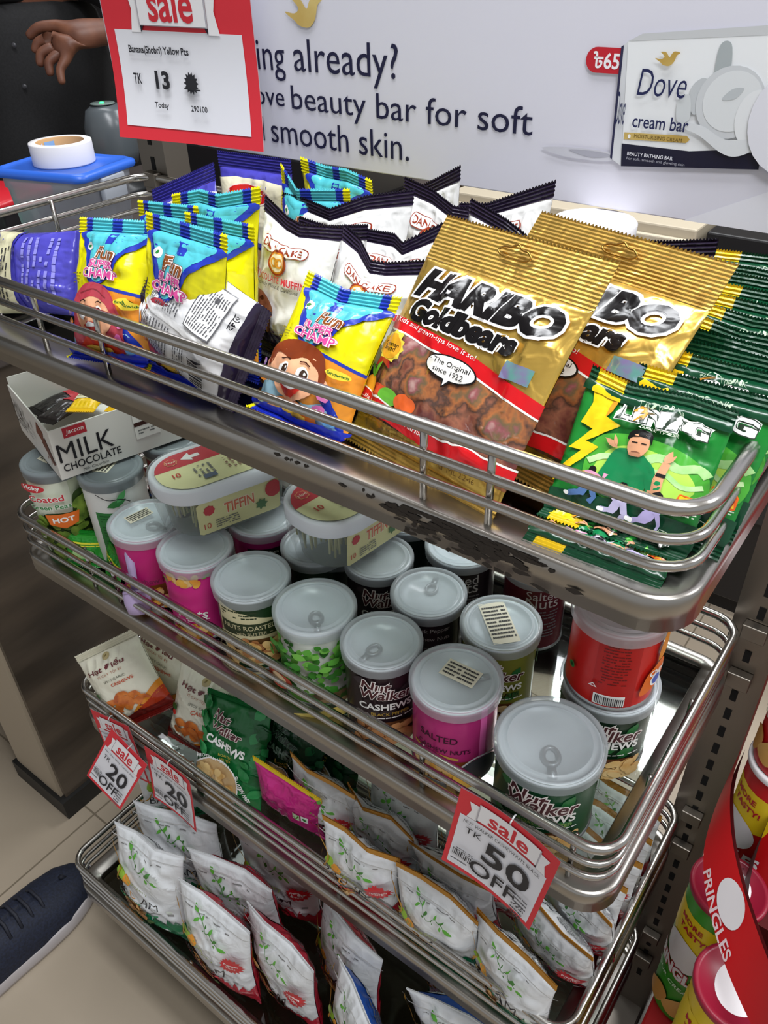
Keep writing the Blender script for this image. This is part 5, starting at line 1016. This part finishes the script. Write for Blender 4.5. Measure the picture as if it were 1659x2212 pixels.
t=empty('cash_tray',(-1.62,.52,TOPZ),.3); tag(t,'red plastic tray at the counter edge left of the clear box','tray'); build('tray_body',[box(-.09,-.07,.0,.09,.07,.05,plain('1f1d20',.4),.006)],t); build('tray_lid',[box(-.10,-.08,.0502,.10,.08,.075,plain('c01f2c',.35),.008)],t)
t=empty('notepad',(-1.45,.40,TOPZ),.2); tag(t,'pad of papers with a green sheet on the counter below the red tray','notepad'); build('page_block',[box(-.07,-.05,.0,.07,.05,.018,plain('e4e2da',.6),.001)],t,False); build('cover',[box(-.07,-.05,.0182,.07,.05,.020,plain('5fb894',.5))],t,False)
t=empty('sweet_carton',(-1.262,.318,TOPZ),.25); tag(t,'white carton with a golden yellow panel on the counter behind the left rail','carton'); build('carton',[box(-.055,-.03,.0,.055,.03,.06,plain('e2dde0',.5),.002)],t,False); build('panel_print',[box(-.045,-.0308,.008,.02,-.0302,.05,plain('d9a21c',.5)),box(-.025,-.0313,.022,-.002,-.0309,.038,plain('8a6a10',.5))],t,False)
t=empty('marker_pen',(-1.36,.33,TOPZ)); tag(t,'white marker pen with a violet cap beside the notepad','pen'); build('barrel',[xf(lathe([(0,0),(.008,0),(.008,.09),(0,.092)],plain('ececf0',.4),18),Matrix.Translation((0,0,.009))@Matrix.Rotation(PI/2,4,'Y'))],t); build('cap',[xf(lathe([(0,0),(.0095,0),(.0095,.035),(0,.036)],plain('c05ad0',.35),18),Matrix.Translation((-.036,0,.010))@Matrix.Rotation(PI/2,4,'Y'))],t)
# ------------------------------------------------------------------ cashier
def skin_mesh(name,verts,edges,mk,root=0,sub=2,parent=None):
    me=bpy.data.meshes.new(name); me.from_pydata([v[:3] for v in verts],[],edges); o=bpy.data.objects.new(name,me); COL.objects.link(o)
    sk=o.modifiers.new('skin','SKIN'); sk.use_smooth_shade=True; ss=o.modifiers.new('subdivision','SUBSURF'); ss.levels=sub; ss.render_levels=sub
    for d,v in zip(me.skin_vertices[0].data,verts):
        r=v[3]; d.radius=(r,r) if not isinstance(r,tuple) else r
    me.skin_vertices[0].data[root].use_root=True
    me.materials.append(MATS[mk]); 
    dg=bpy.context.evaluated_depsgraph_get(); nm=bpy.data.meshes.new_from_object(o.evaluated_get(dg)); o.modifiers.clear(); o.data=nm; bpy.data.meshes.remove(me)
    for pgn in nm.polygons: pgn.use_smooth=True
    if not nm.materials: nm.materials.append(MATS[mk])
    if parent: o.parent=parent
    return o
SKN=noisy('brown_skin','5a3526','6e4430',30,.5,.15,.001)
V=[];E=[]
def vtx(x,y,z,r,prev=None):
    V.append((x,y,z,r)); i=len(V)-1
    if prev is not None: E.append((prev,i))
    return i
# person stands behind the counter, facing the rack; forearm held level, hand hanging loose
hip=vtx(-2.16,1.02,.95,(.16,.12)); tor=vtx(-2.15,1.02,1.15,(.16,.12),hip); che=vtx(-2.14,1.02,1.32,(.17,.12),tor); nk0=vtx(-2.14,1.02,1.43,(.09,.08),che); nk=vtx(-2.13,1.01,1.52,.055,nk0); hd=vtx(-2.11,.99,1.60,(.07,.08),nk); hd2=vtx(-2.10,.98,1.68,(.075,.09),hd); hd3=vtx(-2.11,.99,1.75,(.055,.07),hd2)
sl=vtx(-1.98,1.16,1.40,.065,nk0); el=vtx(-1.66,1.17,1.25,.044,sl); fa=vtx(-1.66,1.06,1.265,.038,el); wr=vtx(-1.694,.928,1.276,.027,fa)
sr=vtx(-2.29,.88,1.40,.065,nk0); er=vtx(-2.40,.84,1.14,.045,sr); wr2=vtx(-2.36,.80,1.0,.028,er); h2=vtx(-2.34,.78,.97,.026,wr2)
for s in (1,-1):
    l0=vtx(-2.16+.06*s,1.02+.08*s,.88,.085,hip); l1=vtx(-2.15+.07*s,1.01+.09*s,.48,.058,l0); l2=vtx(-2.16+.07*s,1.02+.09*s,.09,.04,l1); l3=vtx(-2.06+.07*s,.96+.09*s,.04,.035,l2)
pm=vtx(-1.722,.888,1.270,(.040,.024),wr); pm2=vtx(-1.740,.862,1.252,(.042,.021),pm)
def finger(kx,ky,kz,r,pts,root=None):
    k=vtx(kx,ky,kz,r,pm2 if root is None else root)
    for q in pts: k=vtx(q[0],q[1],q[2],q[3],k)
finger(-1.768,.872,1.290,.0145,[(-1.803,.842,1.288,.0130),(-1.824,.822,1.268,.0105)],pm)
finger(-1.766,.850,1.268,.0135,[(-1.790,.824,1.262,.0120),(-1.797,.814,1.239,.0098)])
finger(-1.756,.840,1.252,.0135,[(-1.775,.814,1.241,.0120),(-1.775,.806,1.214,.0096)])
finger(-1.740,.838,1.240,.0130,[(-1.753,.814,1.224,.0115),(-1.748,.810,1.196,.0092)])
finger(-1.720,.844,1.232,.0120,[(-1.728,.822,1.210,.0105),(-1.720,.816,1.180,.0085)])
per=skin_mesh('person',V,E,SKN,0,2); tag(per,'person in a black shirt behind the counter, one hand hanging in front','person')
SHT=noisy('black_cloth','0b0b0d','141416',200,.85,.2,.001)
V=[];E=[]
a0=vtx(-2.16,1.02,.80,(.24,.17)); a1=vtx(-2.15,1.02,1.0,(.24,.17),a0); a2=vtx(-2.14,1.02,1.2,(.24,.165),a1); a3=vtx(-2.14,1.02,1.34,(.24,.16),a2); a4=vtx(-2.14,1.02,1.44,(.13,.11),a3)
b0=vtx(-1.98,1.16,1.40,.095,a4); b1=vtx(-1.80,1.165,1.32,.085,b0); b2=vtx(-1.665,1.165,1.255,.074,b1); b3=vtx(-1.672,1.08,1.265,.064,b2)
c0=vtx(-2.29,.88,1.40,.095,a4); c1=vtx(-2.36,.85,1.25,.080,c0); c2=vtx(-2.40,.84,1.14,.066,c1)
sh=skin_mesh('shirt',V,E,SHT,0,2,per)
for bz in (1.34,1.24,1.15): build('button',[xf(lathe([(0,.002),(.005,.002),(.006,0)],plain('3a3a3e',.3),14),Matrix.Translation((-2.14+.135,1.02-.125,bz))@Matrix.Rotation(.7,4,'Z')@Matrix.Rotation(PI/2,4,'X'))],sh)
build('hair',[lathe([(.0,.115),(.05,.105),(.085,.07),(.098,.02),(.096,-.03),(.09,-.035)],plain('0d0b0b',.7),28,c=(-2.12,1.0,1.69))],per)
V=[];E=[]
t0=vtx(-2.16,1.02,.93,(.17,.12))
for s in (1,-1):
    l0=vtx(-2.16+.06*s,1.02+.08*s,.82,.10,t0); l1=vtx(-2.15+.07*s,1.01+.09*s,.48,.075,l0); l2=vtx(-2.16+.07*s,1.02+.09*s,.10,.06,l1)
skin_mesh('trousers',V,E,plain('151517',.8),0,2,per)
# ------------------------------------------------------------------ shoe of a shopper
t=empty('running_shoe',(-.89,-.2,0),0.0); tag(t,'navy mesh running shoe with a pale sole standing on the floor tiles','shoe')
Msh=Matrix.Translation((-.895,-.052,0))@Matrix.Rotation(1.62,4,'Z')@Matrix.Diagonal((1.08,1.2,1.12,1))
def shoe_ring(sx,zs,w,z,n=20,off=0): return None
NVY=noisy('navy_mesh','0e1322','182036',260,.75,.5,.001); SOL=plain('b9b3b4',.55)
prof=[(0,.004),(.015,.026),(.04,.040),(.08,.047),(.13,.045),(.18,.040),(.23,.036),(.265,.034),(.282,.026),(.290,.008)]
def outline(scale,z,n=1):
    L=[(-x,y*scale) for x,y in prof]; Rr=[(-x,-y*scale) for x,y in prof[::-1]]
    return [tuple(Msh@Vector((x,y,z))) for x,y in spl(L+Rr,True,3)]
build('sole',[loc(loft([outline(1.0,.0005),outline(1.04,.008),outline(1.02,.024),outline(.98,.028)],SOL,True,True),t)],t)
tops=[]
for x,y in prof: tops.append(y)
def upper_ring(k):
    f=k/6
    pts=[]
    for i,(x,y) in enumerate(prof):
        hz=np.interp(x,[0,.04,.09,.14,.2,.285],[.036,.055,.068,.086,.088,.095]); pts.append((x,y,hz))
    L=[(-x*(1-.02*f)-.006*f,y*math.cos(f*PI/2*.93),.026+(h-.026)*math.sin(f*PI/2)) for x,y,h in pts]; Rr=[(x,-y,z) for x,y,z in L[::-1]]
    return [tuple(Msh@Vector(q)) for q in L+Rr]
build('upper',[loc(loft([upper_ring(k) for k in range(7)],NVY,False,True),t)],t)
build('toe_cap',[loc(tube([Msh@Vector((-.012-.02*math.cos(a)*0-.03*(1-abs(math.cos(a))*0),.0,.046)) for a in (0,)]+[Msh@Vector((-.05,.0,.062))],.004,plain('10131f',.7)),t)],t)
for k in range(4):
    x=-.10-.02*k; z=np.interp(-x,[.04,.09,.14,.2],[.055,.068,.086,.088]); build('lace',[loc(tube([Msh@Vector((x,-.026,z-.012)),Msh@Vector((x+.004,-.012,z+.003)),Msh@Vector((x+.005,.012,z+.003)),Msh@Vector((x,.026,z-.012))],.003,plain('20222c',.7),False,6),t)],t)
V=[];E=[]
q0=Msh@Vector((-.22,0,.07)); q1=Msh@Vector((-.232,0,.13)); q2=Msh@Vector((-.236,0,.22))
build('collar',[loc(tube([Msh@Vector((-.215+.042*math.cos(a),.028*math.sin(a),.088+.003*math.cos(a))) for a in np.linspace(0,2*PI,24,endpoint=False)],.007,plain('0e1018',.8),True,8),t)],t)
# ------------------------------------------------------------------ crisp display on the right
t=empty('display_stand',(.22,.1,0)); tag(t,'red cardboard stand with a curved white-lettered lip, holding crisp tubes','display stand')
CRD=plain('c4161c',.45); CRD2=plain('5a1014',.6)
LT=spl([(.040,.300,.712),(.046,.243,.713),(.063,.187,.718),(.085,.136,.729),(.105,.093,.746),(.121,.059,.763),(.140,.018,.786),(.160,-.03,.81)],False,4)
LBt=spl([(.039,.292,.694),(.040,.228,.688),(.047,.172,.690),(.065,.122,.698),(.092,.070,.713),(.115,.033,.729),(.139,-.003,.748),(.160,-.045,.77)],False,4)
LT=np.array(LT); LBt=np.array(LBt); TT=np.linspace(-.5,.5,len(LT))
def lip(off):
    def S(u,v):
        A=np.stack([np.interp(u,TT,LT[:,k]) for k in range(3)],1); B=np.stack([np.interp(u,TT,LBt[:,k]) for k in range(3)],1); v=v[:,None]
        return B*(1-v)+A*v+np.array([off,0,0])
    return S
a=Art(.40,.035,.02); a.ell(-.02,.60,.075,.36,plain('e9e4e6',.45)); a.text('PRINGLES',-.02,.13,.25,plain('e9d0d2',.45),hv=.24,bold=.02)
build('front_lip',[loc(c,t) for c in [grid(lip(0),36,4,CRD),grid(lambda u,v:lip(.0035)(-u,v),36,4,CRD2)]+lay(a,lip(0),.0003)],t)
build('side_panel',[loc(c,t) for c in [grid(lambda u,v:lip(.05)(u,np.zeros_like(v))*np.array([1,1,0])+np.stack([0*u,0*u,.003+v*(.66-.003)],1),30,3,CRD2)]],t)
build('lower_step',[loc(box(.05,.14,.0,.125,.262,.36,CRD,.003),t)],t,False); build('front_step',[loc(box(.075,.025,.0,.16,.118,.43,CRD,.003),t)],t,False)
build('shelf_board',[loc(box(.05,.272,.0,.40,.40,.475,CRD2),t)],t,False); build('back_panel',[loc(box(.05,.41,.0,.42,.415,1.0,CRD),t)],t,False); build('inner_board',[loc(box(.165,.03,.0,.40,.268,.43,CRD2),t)],t,False)
def crisp(label,x,y,z,h,base,top,face,flav,accent,r=.0375,low=True):
    S=cyl_surf(r,h); a=Art(2*PI*r,h,.012); Wp=plain('ece8ea',.35); RDp=plain('b8142c',.35)
    a.poly([(-.2,.86),(.2,.86),(.14,.62),(0,.58),(-.2,.66)],plain('f0d01c',.35)); a.text('MORE',-.0,.80,.13,RDp,bold=.03); a.text('TASTY!',.02,.74,.16,RDp,bold=.03)
    a.ell(.0,.55,.115,.115,Wp); a.text('PRINGLES',.0,.40,.34,Wp,hv=.085,bold=.05,halo=(RDp,.05)); a.text(flav,.0,.30,.26,plain('dcecd8',.35),bold=.01,shear=.15)
    a.blob([(-.14,.06),(-.04,.2),(.02,.16),(-.03,.04)],plain('d99a4a',.4)); a.blob([(.0,.1),(.09,.22),(.13,.16),(.08,.05)],plain('e4b060',.4)); 
    for q in (0,1): a.poly([(.12+.03*q,.2-.05*q),(.15+.03*q,.24-.05*q),(.16+.03*q,.2-.05*q)],plain('f0d01c',.35))
    o=build('crisp_tube',[grid(S,49,2,base),lathe([(0,.001),(r,.001)],TIN,40)]+lay(a,S,.00025)); tag(o,label,'crisp tube','crisp tubes in the red stand'); o.location=(x,y,z); o.rotation_euler=(0,0,face)
    build('rim',[lathe([(r,h-.004),(r+.0015,h-.003),(r+.0015,h),(r-.001,h),(r-.001,h-.004)],TIN,44)],o)
    b=Art(2*r,2*r,0); b.ell(.0,.5,.30,.36,Wp); b.text('05/2024',-.1,.93,.24,plain('5a1420',.5)); Sd=disc_surf(r*.93,h-.0015,.4)
    build('lid',[lathe([(r+.002,h-.007),(r+.0025,h-.001),(r+.0012,h+.0012),(r-.003,h+.0005),(r-.004,h-.0012),(0,h-.0012)],top,44)]+lay(b,Sd,.0002),o)
    return o
GT=plain('8a1830',.35)
crisp('green and yellow crisp tube standing below the red lip, nearest the rack',.080,.222-.016,.3605,.248,plain('3f9a2c',.35),GT,-.55,'SOUR CREAM','g')
crisp('yellow crisp tube with a dark red lid, lowest in view under the lip',.1165,.0715,.4305,.248,plain('e8c81c',.35),GT,-.5,'ORIGINAL','y')
crisp('red and yellow crisp tube above the lip, chips on its label',.086,.314,.4755,.232,plain('d0141a',.35),plain('e4e2e4',.35),-.75,'CLASSIC','r')
crisp('red crisp tube stacked on top, ORIGINAL printed near its base',.087,.316,.7092,.232,plain('cc1820',.35),plain('e4e2e4',.35),-1.0,'ORIGINAL','r')
crisp('dark purple crisp tube in the shade inside the red stand',.205,.165,.4305,.232,plain('4a1c5a',.35),plain('3a1440',.3),-.4,'BARBECUE','p')
